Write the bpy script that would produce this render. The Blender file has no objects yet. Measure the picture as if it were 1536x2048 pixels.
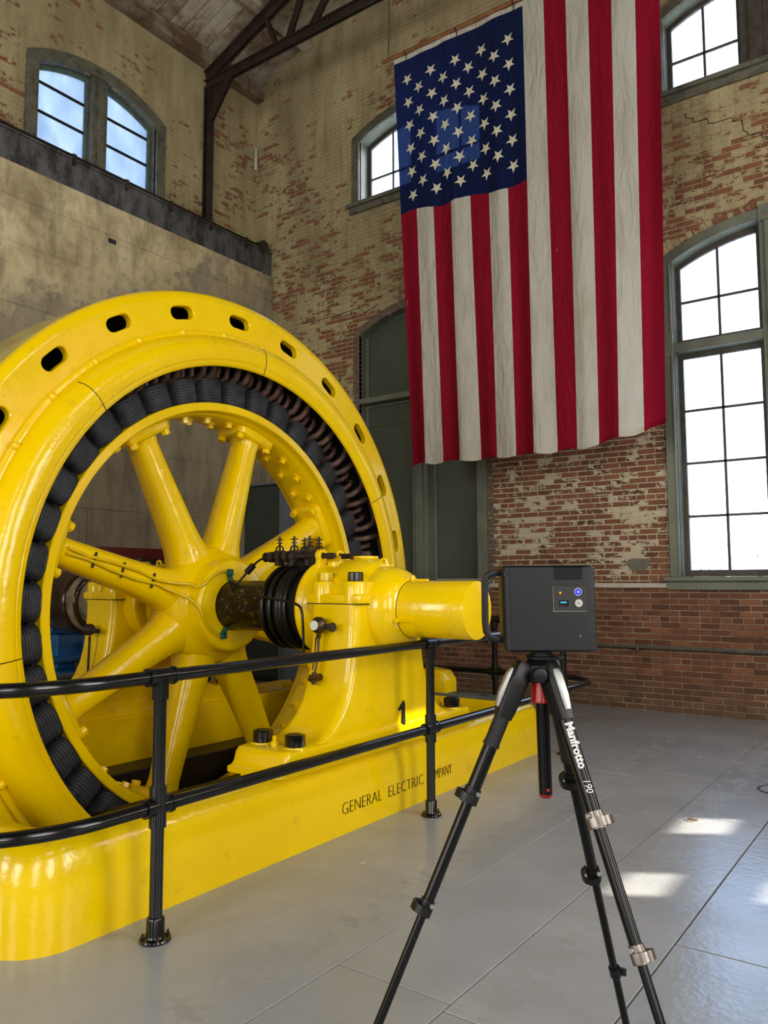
import bpy, bmesh, math, random
import numpy as np
from mathutils import Vector, Matrix
random.seed(7)
rng = np.random.default_rng(11)
SC = bpy.context.scene
COL = SC.collection
PI = math.pi

# ------------------------------------------------------------------ camera
YAW, PITCH, ROLL = [math.radians(a) for a in (35.58, 4.99, -0.17)]
fwd = Vector((-math.sin(YAW) * math.cos(PITCH), math.cos(YAW) * math.cos(PITCH), math.sin(PITCH)))
rgt = Vector((math.cos(YAW), math.sin(YAW), 0))
upv = rgt.cross(fwd)
r2 = rgt * math.cos(ROLL) + upv * math.sin(ROLL)
u2 = upv * math.cos(ROLL) - rgt * math.sin(ROLL)
CAM = Vector((0, 0, 1.48))
cd = bpy.data.cameras.new('camera')
cam = bpy.data.objects.new('camera', cd)
COL.objects.link(cam)
cam.matrix_world = Matrix(((r2.x, u2.x, -fwd.x, CAM.x), (r2.y, u2.y, -fwd.y, CAM.y), (r2.z, u2.z, -fwd.z, CAM.z), (0, 0, 0, 1)))
cd.sensor_fit = 'VERTICAL'
cd.sensor_height = 36.0
cd.lens = 1581.0 / 2048 * 36.0
cd.clip_start = 0.05
cd.clip_end = 400
SC.camera = cam

# ------------------------------------------------------------------ view, world, sun, window light
SC.view_settings.view_transform = 'Standard'
SC.view_settings.look = 'None'
SC.view_settings.gamma = 1
SC.view_settings.use_curve_mapping = False
SC.view_settings.exposure = -0.1
SC.cycles.max_bounces = 5
SC.cycles.use_light_tree = False
SC.cycles.diffuse_bounces = 3
SC.cycles.glossy_bounces = 2
SC.cycles.transmission_bounces = 3
SC.cycles.transparent_max_bounces = 8
SC.cycles.caustics_reflective = False
SC.cycles.caustics_refractive = False
SC.cycles.sample_clamp_indirect = 6.0
W = bpy.data.worlds.new('sky')
SC.world = W
W.use_nodes = True
wn = W.node_tree.nodes
wn.clear()
sky = wn.new('ShaderNodeTexSky')
sky.sky_type = 'NISHITA'
sky.sun_disc = False
sky.sun_elevation = math.radians(31)
sky.sun_rotation = math.atan2(0.855, 0.519)
sky.air_density = 1.0
sky.dust_density = 3.0
bg = wn.new('ShaderNodeBackground')
bg.inputs['Strength'].default_value = 2.3
wo = wn.new('ShaderNodeOutputWorld')
W.node_tree.links.new(sky.outputs[0], bg.inputs[0])
W.node_tree.links.new(bg.outputs[0], wo.inputs[0])

SUN_T = 0.60                                   # tangent of the sun's elevation
SUN_DIR = Vector((0.855, 0.519, SUN_T)).normalized()
sl = bpy.data.lights.new('sun', 'SUN')
sl.energy = 16.0
sl.angle = math.radians(0.53)
sl.color = (1.0, 0.93, 0.80)
so = bpy.data.objects.new('sun', sl)
COL.objects.link(so)
so.rotation_euler = SUN_DIR.to_track_quat('Z', 'Y').to_euler()
so.location = (20, 20, 25)


def window_light(name, loc, aim, sx, sy, watt, col=(1.0, 0.985, 0.96)):
    l = bpy.data.lights.new(name, 'AREA')
    l.shape = 'RECTANGLE'
    l.size = sx
    l.size_y = sy
    l.energy = watt
    l.color = col
    o = bpy.data.objects.new(name, l)
    COL.objects.link(o)
    o.location = loc
    o.rotation_euler = (-Vector(aim)).to_track_quat('Z', 'Y').to_euler()
    return o


XR, YREAR = 4.20, -7.0                         # right and rear walls of the hall, behind the viewer
for k, yc in enumerate((-4.4, 0.15, 4.7)):
    window_light('daylight_right_window', (XR - 0.06, yc, 3.4), (-1, 0, 0), 2.0, 3.8, 225)
    window_light('daylight_right_window_high', (XR - 0.06, yc, 7.8), (-1, 0, 0), 2.0, 1.2, 50)
for k, xc in enumerate((-5.98, -1.42)):
    window_light('daylight_rear_window', (xc, YREAR + 0.06, 3.4), (0, 1, 0), 2.0, 3.8, 300)


# ------------------------------------------------------------------ mesh helpers
def wloc(p):
    v = Vector((0, 0, 0))
    while p is not None:
        v = v + p.location
        p = p.parent
    return v


def tag(o, label, cat, group=None, kind=None):
    o['label'] = label
    if cat:
        o['category'] = cat
    if group:
        o['group'] = group
    if kind:
        o['kind'] = kind
    return o


def thing(name, label, cat, loc=(0, 0, 0), group=None, kind=None):
    o = bpy.data.objects.new(name, None)
    COL.objects.link(o)
    o.location = loc
    o.empty_display_size = 0.1
    return tag(o, label, cat, group, kind)


def place(name, me, parent=None, loc=None):
    o = bpy.data.objects.new(name, me)
    COL.objects.link(o)
    if parent is not None:
        o.parent = parent
    if loc is not None:
        o.location = Vector(loc) - wloc(parent)
    return o


def copy_tree(o, parent=None):
    c = o.copy()
    COL.objects.link(c)
    c.parent = parent
    for ch in list(o.children):
        copy_tree(ch, c)
    return c


def frame_of(d, up=None):
    d = Vector(d).normalized()
    a = Vector(up) if up is not None else (Vector((0, 0, 1)) if abs(d.z) < 0.95 else Vector((0, 1, 0)))
    s = d.cross(a).normalized()
    return d, s, s.cross(d).normalized()


class MB:
    def __init__(s):
        s.v, s.f = [], []

    def add(s, vs, fs):
        b = len(s.v)
        s.v += [tuple(x) for x in vs]
        s.f += [tuple(i + b for i in q) for q in fs]
        return s

    def box(s, c, d, R=None):
        c = Vector(c)
        vs = []
        for i in (-1, 1):
            for j in (-1, 1):
                for k in (-1, 1):
                    p = Vector((i * d[0] / 2, j * d[1] / 2, k * d[2] / 2))
                    if R is not None:
                        p = R @ p
                    vs.append(c + p)
        return s.add(vs, [(0, 1, 3, 2), (4, 6, 7, 5), (0, 4, 5, 1), (2, 3, 7, 6), (0, 2, 6, 4), (1, 5, 7, 3)])

    def lim(s, x0, x1, y0, y1, z0, z1):
        return s.box(((x0 + x1) / 2, (y0 + y1) / 2, (z0 + z1) / 2), (abs(x1 - x0), abs(y1 - y0), abs(z1 - z0)))

    def bar(s, p0, p1, w, h, up=None):
        p0, p1 = Vector(p0), Vector(p1)
        d, a, b = frame_of(p1 - p0, up)
        R = Matrix((d, a, b)).transposed()
        return s.box((p0 + p1) / 2, ((p1 - p0).length, w, h), R)

    def cyl(s, p0, p1, r0, r1=None, n=16, caps=True, rot=0.0):
        p0, p1 = Vector(p0), Vector(p1)
        r1 = r0 if r1 is None else r1
        d, a, b = frame_of(p1 - p0)
        vs = []
        for p, r in ((p0, r0), (p1, r1)):
            for i in range(n):
                t = 2 * PI * i / n + rot
                vs.append(p + a * math.cos(t) * r + b * math.sin(t) * r)
        fs = [(i, (i + 1) % n, n + (i + 1) % n, n + i) for i in range(n)]
        if caps:
            fs += [tuple(range(n - 1, -1, -1)), tuple(range(n, 2 * n))]
        return s.add(vs, fs)

    def tube(s, pts, r, n=10, closed=False, caps=True):
        pts = [Vector(p) for p in pts]
        m = len(pts)
        rs = r if isinstance(r, (list, tuple)) else [r] * m
        vs, prev = [], None
        for i, p in enumerate(pts):
            if closed:
                t = (pts[(i + 1) % m] - pts[i - 1]).normalized()
            else:
                t = (pts[min(i + 1, m - 1)] - pts[max(i - 1, 0)]).normalized()
            if prev is None:
                _, a, b = frame_of(t)
            else:
                a = (prev - t * prev.dot(t)).normalized()
                b = a.cross(t)
            prev = a
            for k in range(n):
                q = 2 * PI * k / n
                vs.append(p + a * math.cos(q) * rs[i] + b * math.sin(q) * rs[i])
        fs = []
        for i in range(m if closed else m - 1):
            j = (i + 1) % m
            for k in range(n):
                fs.append((i * n + k, i * n + (k + 1) % n, j * n + (k + 1) % n, j * n + k))
        if caps and not closed:
            fs += [tuple(range(n - 1, -1, -1)), tuple(range((m - 1) * n, m * n))]
        return s.add(vs, fs)

    def lathe(s, prof, o, axis=(1, 0, 0), n=96, closed=False, caps=False, up=None):
        """prof: (radius, distance along axis)"""
        o = Vector(o)
        d, a, b = frame_of(axis, up)
        m = len(prof)
        vs = []
        for r, t in prof:
            for k in range(n):
                q = 2 * PI * k / n
                vs.append(o + d * t + a * math.cos(q) * r + b * math.sin(q) * r)
        fs = []
        for i in range(m if closed else m - 1):
            j = (i + 1) % m
            for k in range(n):
                fs.append((i * n + k, i * n + (k + 1) % n, j * n + (k + 1) % n, j * n + k))
        if caps and not closed:
            fs += [tuple(range(n - 1, -1, -1)), tuple(range((m - 1) * n, m * n))]
        return s.add(vs, fs)

    def loft(s, rings, caps=True, closed=True):
        n, m = len(rings[0]), len(rings)
        vs = [p for r in rings for p in r]
        fs = []
        for i in range(m - 1):
            for k in range(n if closed else n - 1):
                fs.append((i * n + k, i * n + (k + 1) % n, (i + 1) * n + (k + 1) % n, (i + 1) * n + k))
        if caps:
            fs += [tuple(range(n - 1, -1, -1)), tuple(range((m - 1) * n, m * n))]
        return s.add(vs, fs)

    def prism(s, poly, vec):
        v = Vector(vec)
        return s.loft([[Vector(p) for p in poly], [Vector(p) + v for p in poly]])

    def ball(s, c, r, n=12, sx=1, sy=1, sz=1):
        c = Vector(c)
        rings = []
        for i in range(1, n // 2):
            t = PI * i / (n // 2)
            rings.append([c + Vector((sx * r * math.sin(t) * math.cos(2 * PI * k / n), sy * r * math.sin(t) * math.sin(2 * PI * k / n), sz * r * math.cos(t))) for k in range(n)])
        return s.loft(rings)

    def mesh(s, name, mat, smooth=35, bevel=0.0, seg=2, off=(0, 0, 0), recalc=True, bev_angle=30):
        me = bpy.data.meshes.new(name)
        off = Vector(off)
        me.from_pydata([(p[0] - off[0], p[1] - off[1], p[2] - off[2]) for p in s.v], [], s.f)
        if recalc or bevel:
            bm = bmesh.new()
            bm.from_mesh(me)
            bmesh.ops.recalc_face_normals(bm, faces=bm.faces)
            if bevel:
                es = [e for e in bm.edges if len(e.link_faces) == 2 and e.calc_face_angle(0) > math.radians(bev_angle)]
                bmesh.ops.bevel(bm, geom=es, offset=bevel, segments=seg, profile=0.5, affect='EDGES', clamp_overlap=True)
            bm.to_mesh(me)
            bm.free()
        if smooth:
            me.shade_smooth()
            me.set_sharp_from_angle(angle=math.radians(smooth))
        if mat is not None:
            me.materials.append(mat)
        return me

    def build(s, name, mat, parent=None, smooth=35, bevel=0.0, seg=2, recalc=True, bev_angle=30):
        return place(name, s.mesh(name, mat, smooth, bevel, seg, wloc(parent), recalc, bev_angle), parent)


def arc(c, r, a0, a1, n, plane='xy', z=0.0):
    out = []
    for i in range(n + 1):
        t = math.radians(a0 + (a1 - a0) * i / n)
        x, y = c[0] + r * math.cos(t), c[1] + r * math.sin(t)
        out.append(Vector((x, y, z)) if plane == 'xy' else Vector((z, x, y)))
    return out


# ------------------------------------------------------------------ procedural materials
def lin(r, g, b):
    f = lambda c: (c / 255 / 12.92) if c / 255 <= 0.04045 else ((c / 255 + 0.055) / 1.055) ** 2.4
    return (f(r), f(g), f(b), 1.0)


class NT:
    def __init__(s, name):
        s.m = bpy.data.materials.new(name)
        s.m.use_nodes = True
        s.t = s.m.node_tree
        s.t.nodes.clear()

    def n(s, typ, ins=None, out=0, **kw):
        nd = s.t.nodes.new('ShaderNode' + typ)
        for k, v in kw.items():
            setattr(nd, k, v)
        for k, v in (ins or {}).items():
            sk = nd.inputs[k]
            if isinstance(v, bpy.types.NodeSocket):
                s.t.links.new(v, sk)
            else:
                if sk.type == 'RGBA' and len(v) == 3:
                    v = (*v, 1)
                sk.default_value = v
        return nd.outputs[out] if out is not None else nd

    def math(s, op, a, b=0.0, c=0.0, clamp=False):
        return s.n('Math', {0: a, 1: b, 2: c}, operation=op, use_clamp=clamp)

    def mix(s, fac, a, b):
        nd = s.n('Mix', None, None, data_type='RGBA')
        for i, v in ((0, fac), (6, a), (7, b)):
            if isinstance(v, bpy.types.NodeSocket):
                s.t.links.new(v, nd.inputs[i])
            else:
                nd.inputs[i].default_value = v
        return nd.outputs[2]

    def ramp(s, fac, lo, hi):
        return s.n('MapRange', {0: fac, 1: lo, 2: hi, 3: 0.0, 4: 1.0}, clamp=True)

    def noise(s, vec, scale, detail=3.0, rough=0.55, dist=0.0):
        return s.n('TexNoise', {'Vector': vec, 'Scale': scale, 'Detail': min(detail, 5.0), 'Roughness': rough, 'Distortion': dist})

    def pos(s):
        return s.n('NewGeometry', None, 0)

    def objc(s):
        return s.n('TexCoord', None, 3)

    def scale(s, vec, sx, sy, sz):
        return s.n('Mapping', {'Vector': vec, 'Scale': (sx, sy, sz)})

    def bump(s, h, strength, dist=0.01, normal=None):
        ins = {'Height': h, 'Strength': strength, 'Distance': dist}
        if normal is not None:
            ins['Normal'] = normal
        return s.n('Bump', ins)

    def out(s, sh):
        o = s.t.nodes.new('ShaderNodeOutputMaterial')
        s.t.links.new(sh, o.inputs[0])
        return s.m

    def pbr(s, col, rough=0.5, metal=0.0, normal=None, **extra):
        ins = {'Base Color': col, 'Roughness': rough, 'Metallic': metal}
        if normal is not None:
            ins['Normal'] = normal
        ins.update(extra)
        return s.n('BsdfPrincipled', ins)


def plain(name, rgb, rough=0.5, metal=0.0, var=0.12, scale=6.0, bump=0.0, bscale=60.0, dirt=None, obj=False, spec=0.5):
    t = NT(name)
    p = t.objc() if obj else t.pos()
    c = lin(*rgb)
    n1 = t.noise(p, scale, 4)
    dark = tuple(x * (1 - 2 * var) for x in c[:3]) + (1,)
    lite = tuple(min(1, x * (1 + var)) for x in c[:3]) + (1,)
    col = t.mix(t.ramp(n1, 0.3, 0.7), dark, lite)
    if dirt:
        n2 = t.noise(p, scale * 3.1, 6, 0.65)
        col = t.mix(t.math('MULTIPLY', t.ramp(n2, dirt[1], dirt[1] + 0.12), dirt[2]), col, lin(*dirt[0]))
    nr = None
    if bump:
        nr = t.bump(t.noise(p, bscale, 4), bump, 0.004)
    r = t.math('ADD', t.math('MULTIPLY', t.noise(p, scale * 2, 3), 0.14), rough - 0.07, clamp=True)
    return t.out(t.pbr(col, r, metal, nr, **{'Specular IOR Level': spec}))


def make_yellow(name, base=(247, 209, 0), dust=0.35):
    t = NT(name)
    p = t.pos()
    big = t.noise(p, 1.7, 4)
    col = t.mix(t.ramp(big, 0.3, 0.75), lin(base[0] - 9, base[1] - 12, 0), lin(*base))
    # grime and chips in the paint
    g = t.ramp(t.noise(p, 7.0, 7, 0.68), 0.60, 0.74)
    col = t.mix(t.math('MULTIPLY', g, 0.30 * dust / 0.35), col, lin(150, 120, 30))
    sp = t.ramp(t.noise(p, 46.0, 3, 0.6), 0.735, 0.765)
    col = t.mix(t.math('MULTIPLY', sp, 0.8), col, lin(60, 46, 14))
    h1 = t.noise(p, 34.0, 3, 0.5, 0.6)
    h2 = t.noise(p, 9.0, 2)
    nr = t.bump(h1, 0.16, 0.006, t.bump(h2, 0.16, 0.02))
    rough = t.math('ADD', t.math('MULTIPLY', t.noise(p, 5.0, 4), 0.16), 0.09)
    return t.out(t.pbr(col, rough, 0.0, nr, **{'Specular IOR Level': 0.55}))


M = {}
M['yellow'] = make_yellow('yellow_enamel')
M['yellow_dusty'] = make_yellow('yellow_enamel_dusty', (224, 192, 14), 0.7)
M['yellow_dustcoat'] = make_yellow('dust_covered_yellow', (178, 160, 62), 0.9)
M['black_gloss'] = plain('black_gloss_paint', (16, 17, 19), 0.16, 0, 0.2, 9, 0.05, 30, ((96, 92, 84), 0.76, 0.4))
M['black_satin'] = plain('black_satin', (12, 12, 13), 0.40, 0, 0.15, 20, spec=0.35)
M['coil'] = plain('black_coil_wrap', (50, 51, 55), 0.66, 0, 0.3, 14, 0.5, 80, ((98, 98, 102), 0.62, 0.4))
M['coil_dark'] = plain('dark_core_iron', (12, 11, 10), 0.8, 0, 0.3, 12, 0.3, 60)
M['copper'] = plain('brown_coil_insulation', (92, 66, 56), 0.55, 0, 0.3, 14, 0.4, 50, ((40, 28, 22), 0.6, 0.6))
M['shaft'] = plain('dark_oiled_shaft', (42, 36, 20), 0.3, 0.6, 0.35, 10, 0.2, 60, ((170, 156, 130), 0.585, 0.8))
M['ring_black'] = plain('black_slip_ring', (18, 18, 18), 0.34, 0.3, 0.2, 10)
M['bronze'] = plain('tarnished_bronze', (92, 72, 50), 0.4, 0.8, 0.3, 30, 0.2, 80)
M['rusty'] = plain('dark_rusty_iron', (58, 46, 38), 0.6, 0.4, 0.35, 25, 0.4, 80)
M['white_enamel'] = plain('white_gauge_face', (225, 225, 215), 0.4)
M['verdigris'] = plain('green_cable_lug', (30, 92, 84), 0.5, 0.2, 0.3, 30)
M['brown_glossy'] = plain('oily_brown_coupling', (64, 46, 34), 0.16, 0.5, 0.4, 6, 0.3, 20)
M['cream_metal'] = plain('worn_cream_metal', (150, 138, 112), 0.35, 0.4, 0.3, 8, 0.2, 40, ((70, 60, 44), 0.55, 0.6))
M['blue'] = plain('blue_machine_paint', (20, 84, 138), 0.4, 0, 0.25, 6, 0.1, 40, ((24, 40, 60), 0.6, 0.6))
M['red_dark'] = plain('dark_red_paint', (108, 30, 22), 0.5, 0, 0.2, 8)
M['cab_green'] = plain('dark_green_metal', (52, 60, 52), 0.45, 0, 0.12, 3)
M['cab_grey'] = plain('blue_grey_metal', (98, 106, 112), 0.45, 0, 0.1, 3)
M['oil_black'] = plain('oily_black_iron', (26, 24, 20), 0.45, 0.2, 0.4, 5, 0.4, 20, ((90, 84, 72), 0.62, 0.5))
M['steel_dark'] = plain('brown_painted_steel', (52, 39, 30), 0.55, 0.1, 0.25, 6, 0.3, 40, ((84, 58, 40), 0.6, 0.6))
M['trim_green'] = plain('grey_green_paint', (112, 116, 100), 0.5, 0, 0.14, 3, 0.15, 30, ((74, 72, 60), 0.62, 0.6))
M['trim_aged'] = plain('weathered_grey_paint', (106, 104, 88), 0.6, 0, 0.2, 4, 0.3, 40, ((64, 58, 46), 0.52, 0.75))
M['board_green'] = plain('dark_green_board', (78, 84, 70), 0.5, 0, 0.10, 1.5, 0.05, 30)
M['sash'] = plain('dark_brown_sash', (74, 68, 58), 0.55, 0, 0.2, 9, 0.2, 50, ((126, 116, 100), 0.62, 0.6))
M['sash_teal'] = plain('grey_teal_sash', (92, 110, 102), 0.55, 0, 0.2, 9, 0.2, 50, ((70, 60, 48), 0.6, 0.6))
M['iron_bar'] = plain('black_iron_bar', (34, 30, 30), 0.5, 0.2, 0.2, 9)
M['ledge'] = plain('whitewashed_ledge', (196, 188, 174), 0.6, 0, 0.1, 4, 0.2, 40, ((130, 118, 100), 0.6, 0.6))
M['pipe_grey'] = plain('grey_painted_pipe', (92, 90, 84), 0.45, 0.1, 0.15, 8, 0.1, 50)
M['wood_pole'] = plain('brown_wooden_pole', (132, 84, 48), 0.5, 0, 0.2, 10, 0.2, 60)
M['rope'] = plain('grey_steel_chain', (110, 104, 94), 0.5, 0.5)
M['flag_red'] = M['flag_white'] = M['flag_blue'] = None
M['grip'] = plain('matte_black_leg_grip', (20, 20, 21), 0.65, 0, 0.1, 30, 0.1, 200)
M['alu_black'] = plain('black_anodised_tube', (18, 18, 19), 0.24, 0.5, 0.1, 20)
M['alu'] = plain('brushed_aluminium', (176, 176, 174), 0.42, 0.75, 0.08, 40)
M['gunmetal'] = plain('gunmetal_lever', (126, 118, 112), 0.34, 0.85, 0.12, 40)
M['red_gloss'] = plain('red_collar', (158, 16, 26), 0.3, 0, 0.08, 20)
M['scanner'] = plain('charcoal_scanner_shell', (19, 20, 22), 0.45, 0.0, 0.04, 30, 0.05, 300, spec=0.35)
M['scanner_dark'] = plain('black_recess', (22, 22, 24), 0.5)
M['vent_black'] = plain('black_vent', (4, 4, 4), 0.9, spec=0.1)
M['print_white'] = plain('white_print', (232, 232, 228), 0.5, 0, 0.02)
M['ink_black'] = plain('black_lettering', (26, 24, 16), 0.45, 0, 0.2, 30)
M['stone'] = plain('brown_floor_cap', (120, 96, 70), 0.5, 0.2)
M['leaf'] = plain('leaf_green', (70, 104, 36), 0.6, 0, 0.3, 4)
M['ext_ground'] = plain('pale_gravel', (190, 186, 172), 0.9, 0, 0.1, 2)
M['ext_white'] = plain('pale_outdoor_render', (214, 212, 204), 0.8, 0, 0.05, 1)
M['plaster'] = plain('cream_plaster', (158, 148, 118), 0.85, 0, 0.1, 1.2, 0.2, 20)


def emit(name, rgb, k):
    t = NT(name)
    return t.out(t.n('Emission', {'Color': lin(*rgb), 'Strength': k}))


M['led_blue'] = emit('blue_status_light', (60, 70, 255), 1.2)
M['led_amber'] = emit('amber_status_light', (255, 170, 20), 1.0)
M['lcd'] = emit('cyan_display_line', (90, 200, 255), 1.0)


def glass_mat(name, tint=(235, 242, 250), dirt=0.12, frosted=False):
    t = NT(name)
    p = t.pos()
    if frosted:
        n1 = t.noise(t.scale(p, 1, 1, 0.6), 3.0, 5, 0.6)
        c = t.mix(t.ramp(n1, 0.3, 0.7), lin(166, 175, 186), lin(196, 202, 209))
        tr = t.n('BsdfTranslucent', {'Color': c})
        df = t.n('BsdfDiffuse', {'Color': lin(150, 160, 170)})
        return t.out(t.n('MixShader', {0: 0.16, 1: tr, 2: df}))
    tp = t.n('BsdfTransparent', {'Color': lin(*tint)})
    gl = t.n('BsdfGlossy', {'Color': (1, 1, 1, 1), 'Roughness': 0.03})
    tr = t.n('BsdfTranslucent', {'Color': lin(236, 238, 236)})
    n1 = t.ramp(t.noise(t.scale(p, 1, 1, 0.7), 4.0, 6, 0.65), 0.42, 0.75)
    a = t.n('MixShader', {0: t.math('ADD', t.math('MULTIPLY', n1, dirt * 2), dirt), 1: tp, 2: tr})
    return t.out(t.n('MixShader', {0: 0.05, 1: a, 2: gl}))


M['glass'] = glass_mat('dusty_window_glass')
M['glass_frosted'] = glass_mat('frosted_window_glass', frosted=True)


# paint that still clings to the brickwork: shared by bricks and joints
def paint_mask(t, p, rnd, hard=0.03):
    sep = t.n('SeparateXYZ', {0: p}, None)
    x, z = sep.outputs[0], sep.outputs[2]
    big = t.noise(p, 0.75, 3, 0.6)
    mid = t.noise(t.scale(p, 1.0, 1.0, 1.7), 4.2, 6, 0.72)
    fine = t.noise(t.scale(p, 1.0, 1.0, 2.2), 13.0, 6, 0.75)
    # how much paint the wall has kept, by height: none on the dado, remnants above it, most higher up
    cov = t.n('FloatCurve', {'Value': t.math('DIVIDE', z, 12.0, clamp=True)}, None)
    cv = cov.mapping.curves[0]
    pts = ((0.0, 0.0), (0.1185, 0.0), (0.1215, 0.245), (0.22, 0.255), (0.30, 0.29), (0.40, 0.345), (0.55, 0.37), (0.62, 0.39), (0.68, 0.44), (0.80, 0.47), (1.0, 0.48))
    cv.points[0].location = pts[0]
    cv.points[1].location = pts[-1]
    for q in pts[1:-1]:
        cv.points.new(*q)
    for q in cv.points:
        q.handle_type = 'VECTOR'
    cov.mapping.update()
    s = t.math('ADD', t.math('MULTIPLY', big, 0.55), t.math('MULTIPLY', mid, 0.60))
    s = t.math('ADD', s, t.math('MULTIPLY', fine, 0.40))
    s = t.math('ADD', s, t.math('MULTIPLY', rnd, 0.20))
    lvl = t.math('SUBTRACT', t.math('ADD', cov.outputs[0], 0.22), t.math('SUBTRACT', s, 0.345))
    return t.ramp(lvl, 0.0, hard), z


def cream_paint(t, p):
    n1 = t.noise(t.scale(p, 1, 1, 0.35), 2.1, 5, 0.62)
    n2 = t.noise(t.scale(p, 3.0, 3.0, 0.3), 3.0, 4)
    c = t.mix(t.ramp(n1, 0.3, 0.72), lin(146, 131, 96), lin(190, 175, 134))
    c = t.mix(t.math('MULTIPLY', t.ramp(n2, 0.52, 0.75), 0.4), c, lin(112, 102, 76))
    # the remnants low on the wall are an older, paler whitewash
    zz = t.n('SeparateXYZ', {0: p}, 2)
    return t.mix(t.ramp(zz, 3.0, 4.6), lin(196, 184, 156), c)


def make_brick(name):
    t = NT(name)
    p = t.pos()
    at = t.n('Attribute', None, 2, attribute_name='rnd')
    oi = t.n('ObjectInfo', None, None)
    rnd = t.math('FRACT', t.math('ADD', at, oi.outputs['Random']))
    c = t.mix(rnd, lin(92, 60, 44), lin(142, 94, 68))
    c = t.mix(t.math('MULTIPLY', t.ramp(t.noise(p, 16, 5, 0.7), 0.45, 0.75), 0.5), c, lin(84, 52, 42))
    mask, z = paint_mask(t, p, rnd)
    # grime of the foot of the wall and whitish bloom, both the wall's own stains
    foot = t.math('MULTIPLY', t.ramp(t.math('SUBTRACT', 0.75, t.math('ADD', z, t.math('MULTIPLY', t.noise(p, 2.0, 4), 0.7))), -0.1, 0.35), 0.55)
    c = t.mix(foot, c, lin(98, 84, 66))
    c = t.mix(mask, c, cream_paint(t, p))
    nr = t.bump(t.noise(p, 45, 5, 0.7), 0.5, 0.006, t.bump(mask, 0.35, 0.003))
    return t.out(t.pbr(c, 0.82, 0, nr, **{'Specular IOR Level': 0.3}))


def make_mortar(name):
    t = NT(name)
    p = t.pos()
    mask, z = paint_mask(t, p, -0.05)
    c = t.mix(t.ramp(t.noise(p, 9, 5, 0.7), 0.3, 0.65), lin(124, 106, 84), lin(196, 182, 152))
    low = t.ramp(z, 1.2, 1.5)
    c = t.mix(low, t.mix(t.ramp(t.noise(p, 5, 5), 0.3, 0.7), lin(112, 92, 74), lin(178, 156, 128)), c)
    c = t.mix(mask, c, cream_paint(t, p))
    return t.out(t.pbr(c, 0.9, 0, t.bump(t.noise(p, 70, 4), 0.5, 0.004), **{'Specular IOR Level': 0.2}))


M['brick'] = make_brick('part_painted_brick')
M['mortar'] = make_mortar('part_painted_mortar')


def make_concrete(name):
    t = NT(name)
    p = t.pos()
    sep = t.n('SeparateXYZ', {0: p}, None)
    y, z = sep.outputs[1], sep.outputs[2]
    streak = t.noise(t.scale(p, 1.0, 2.0, 0.5), 2.4, 7, 0.7)
    blot = t.noise(p, 1.5, 8, 0.7)
    c = t.mix(t.ramp(blot, 0.38, 0.62), lin(168, 151, 114), lin(228, 211, 166))
    c = t.mix(t.math('MULTIPLY', t.ramp(streak, 0.48, 0.70), 0.75), c, lin(126, 112, 92))
    # blotchy change from cream to grey towards the lower lifts and the far end
    grey_mix = t.math('ADD', t.math('MULTIPLY', t.math('SUBTRACT', 5.85, z), 0.34), t.math('MULTIPLY', t.math('SUBTRACT', y, 6.3), 0.16))
    grey_mix = t.ramp(t.math('ADD', grey_mix, t.math('MULTIPLY', t.math('SUBTRACT', blot, 0.5), 1.6)), 0.12, 0.30)
    g = t.mix(t.ramp(streak, 0.35, 0.65), lin(104, 95, 80), lin(160, 148, 124))
    c = t.mix(t.math('MULTIPLY', grey_mix, 0.85), c, g)
    rust = t.ramp(t.noise(t.scale(p, 1.0, 4.0, 0.5), 1.7, 4), 0.60, 0.74)
    c = t.mix(t.math('MULTIPLY', rust, 0.5), c, lin(170, 124, 64))
    chip = t.ramp(t.noise(p, 6.0, 6, 0.7), 0.64, 0.68)
    c = t.mix(t.math('MULTIPLY', chip, 0.55), c, lin(92, 84, 72))
    return t.out(t.pbr(c, 0.85, 0, t.bump(t.noise(p, 30, 6, 0.7), 0.6, 0.01), **{'Specular IOR Level': 0.25}))


M['concrete'] = make_concrete('stained_concrete')


def make_girder(name):
    t = NT(name)
    p = t.pos()
    a = t.noise(t.scale(p, 1, 2.4, 1.0), 2.4, 6, 0.68)
    c = t.mix(t.ramp(a, 0.42, 0.60), lin(94, 93, 92), lin(46, 43, 42))
    c = t.mix(t.math('MULTIPLY', t.ramp(t.noise(p, 9, 5), 0.6, 0.7), 0.6), c, lin(34, 30, 28))
    return t.out(t.pbr(c, 0.75, 0, t.bump(t.noise(p, 24, 5), 0.4, 0.006)))


M['girder'] = make_girder('flaking_grey_girder')


def make_wood(name, a, b, d, axis):
    t = NT(name)
    p = t.pos()
    sc = {'x': (0.5, 9, 9), 'y': (9, 0.5, 9)}[axis]
    g = t.noise(t.scale(p, *sc), 1.6, 6, 0.7)
    c = t.mix(t.ramp(g, 0.32, 0.66), lin(*a), lin(*b))
    wash = t.ramp(t.noise(t.scale(p, 1, 1, 1), 1.9, 6, 0.7), 0.46, 0.60)
    c = t.mix(t.math('MULTIPLY', wash, 0.8), c, lin(*d))
    oi = t.n('ObjectInfo', None, None).outputs['Random']
    c = t.mix(t.math('MULTIPLY', oi, 0.35), c, lin(70, 54, 40))
    return t.out(t.pbr(c, 0.8, 0, t.bump(g, 0.5, 0.006)))


M['roof_board'] = make_wood('whitewashed_roof_board', (160, 150, 130), (204, 194, 172), (118, 86, 58), 'x')
M['timber_white'] = make_wood('whitewashed_timber', (178, 168, 148), (206, 198, 178), (140, 116, 90), 'y')
M['timber'] = make_wood('peeling_timber', (150, 136, 116), (120, 104, 84), (84, 52, 34), 'y')


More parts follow.
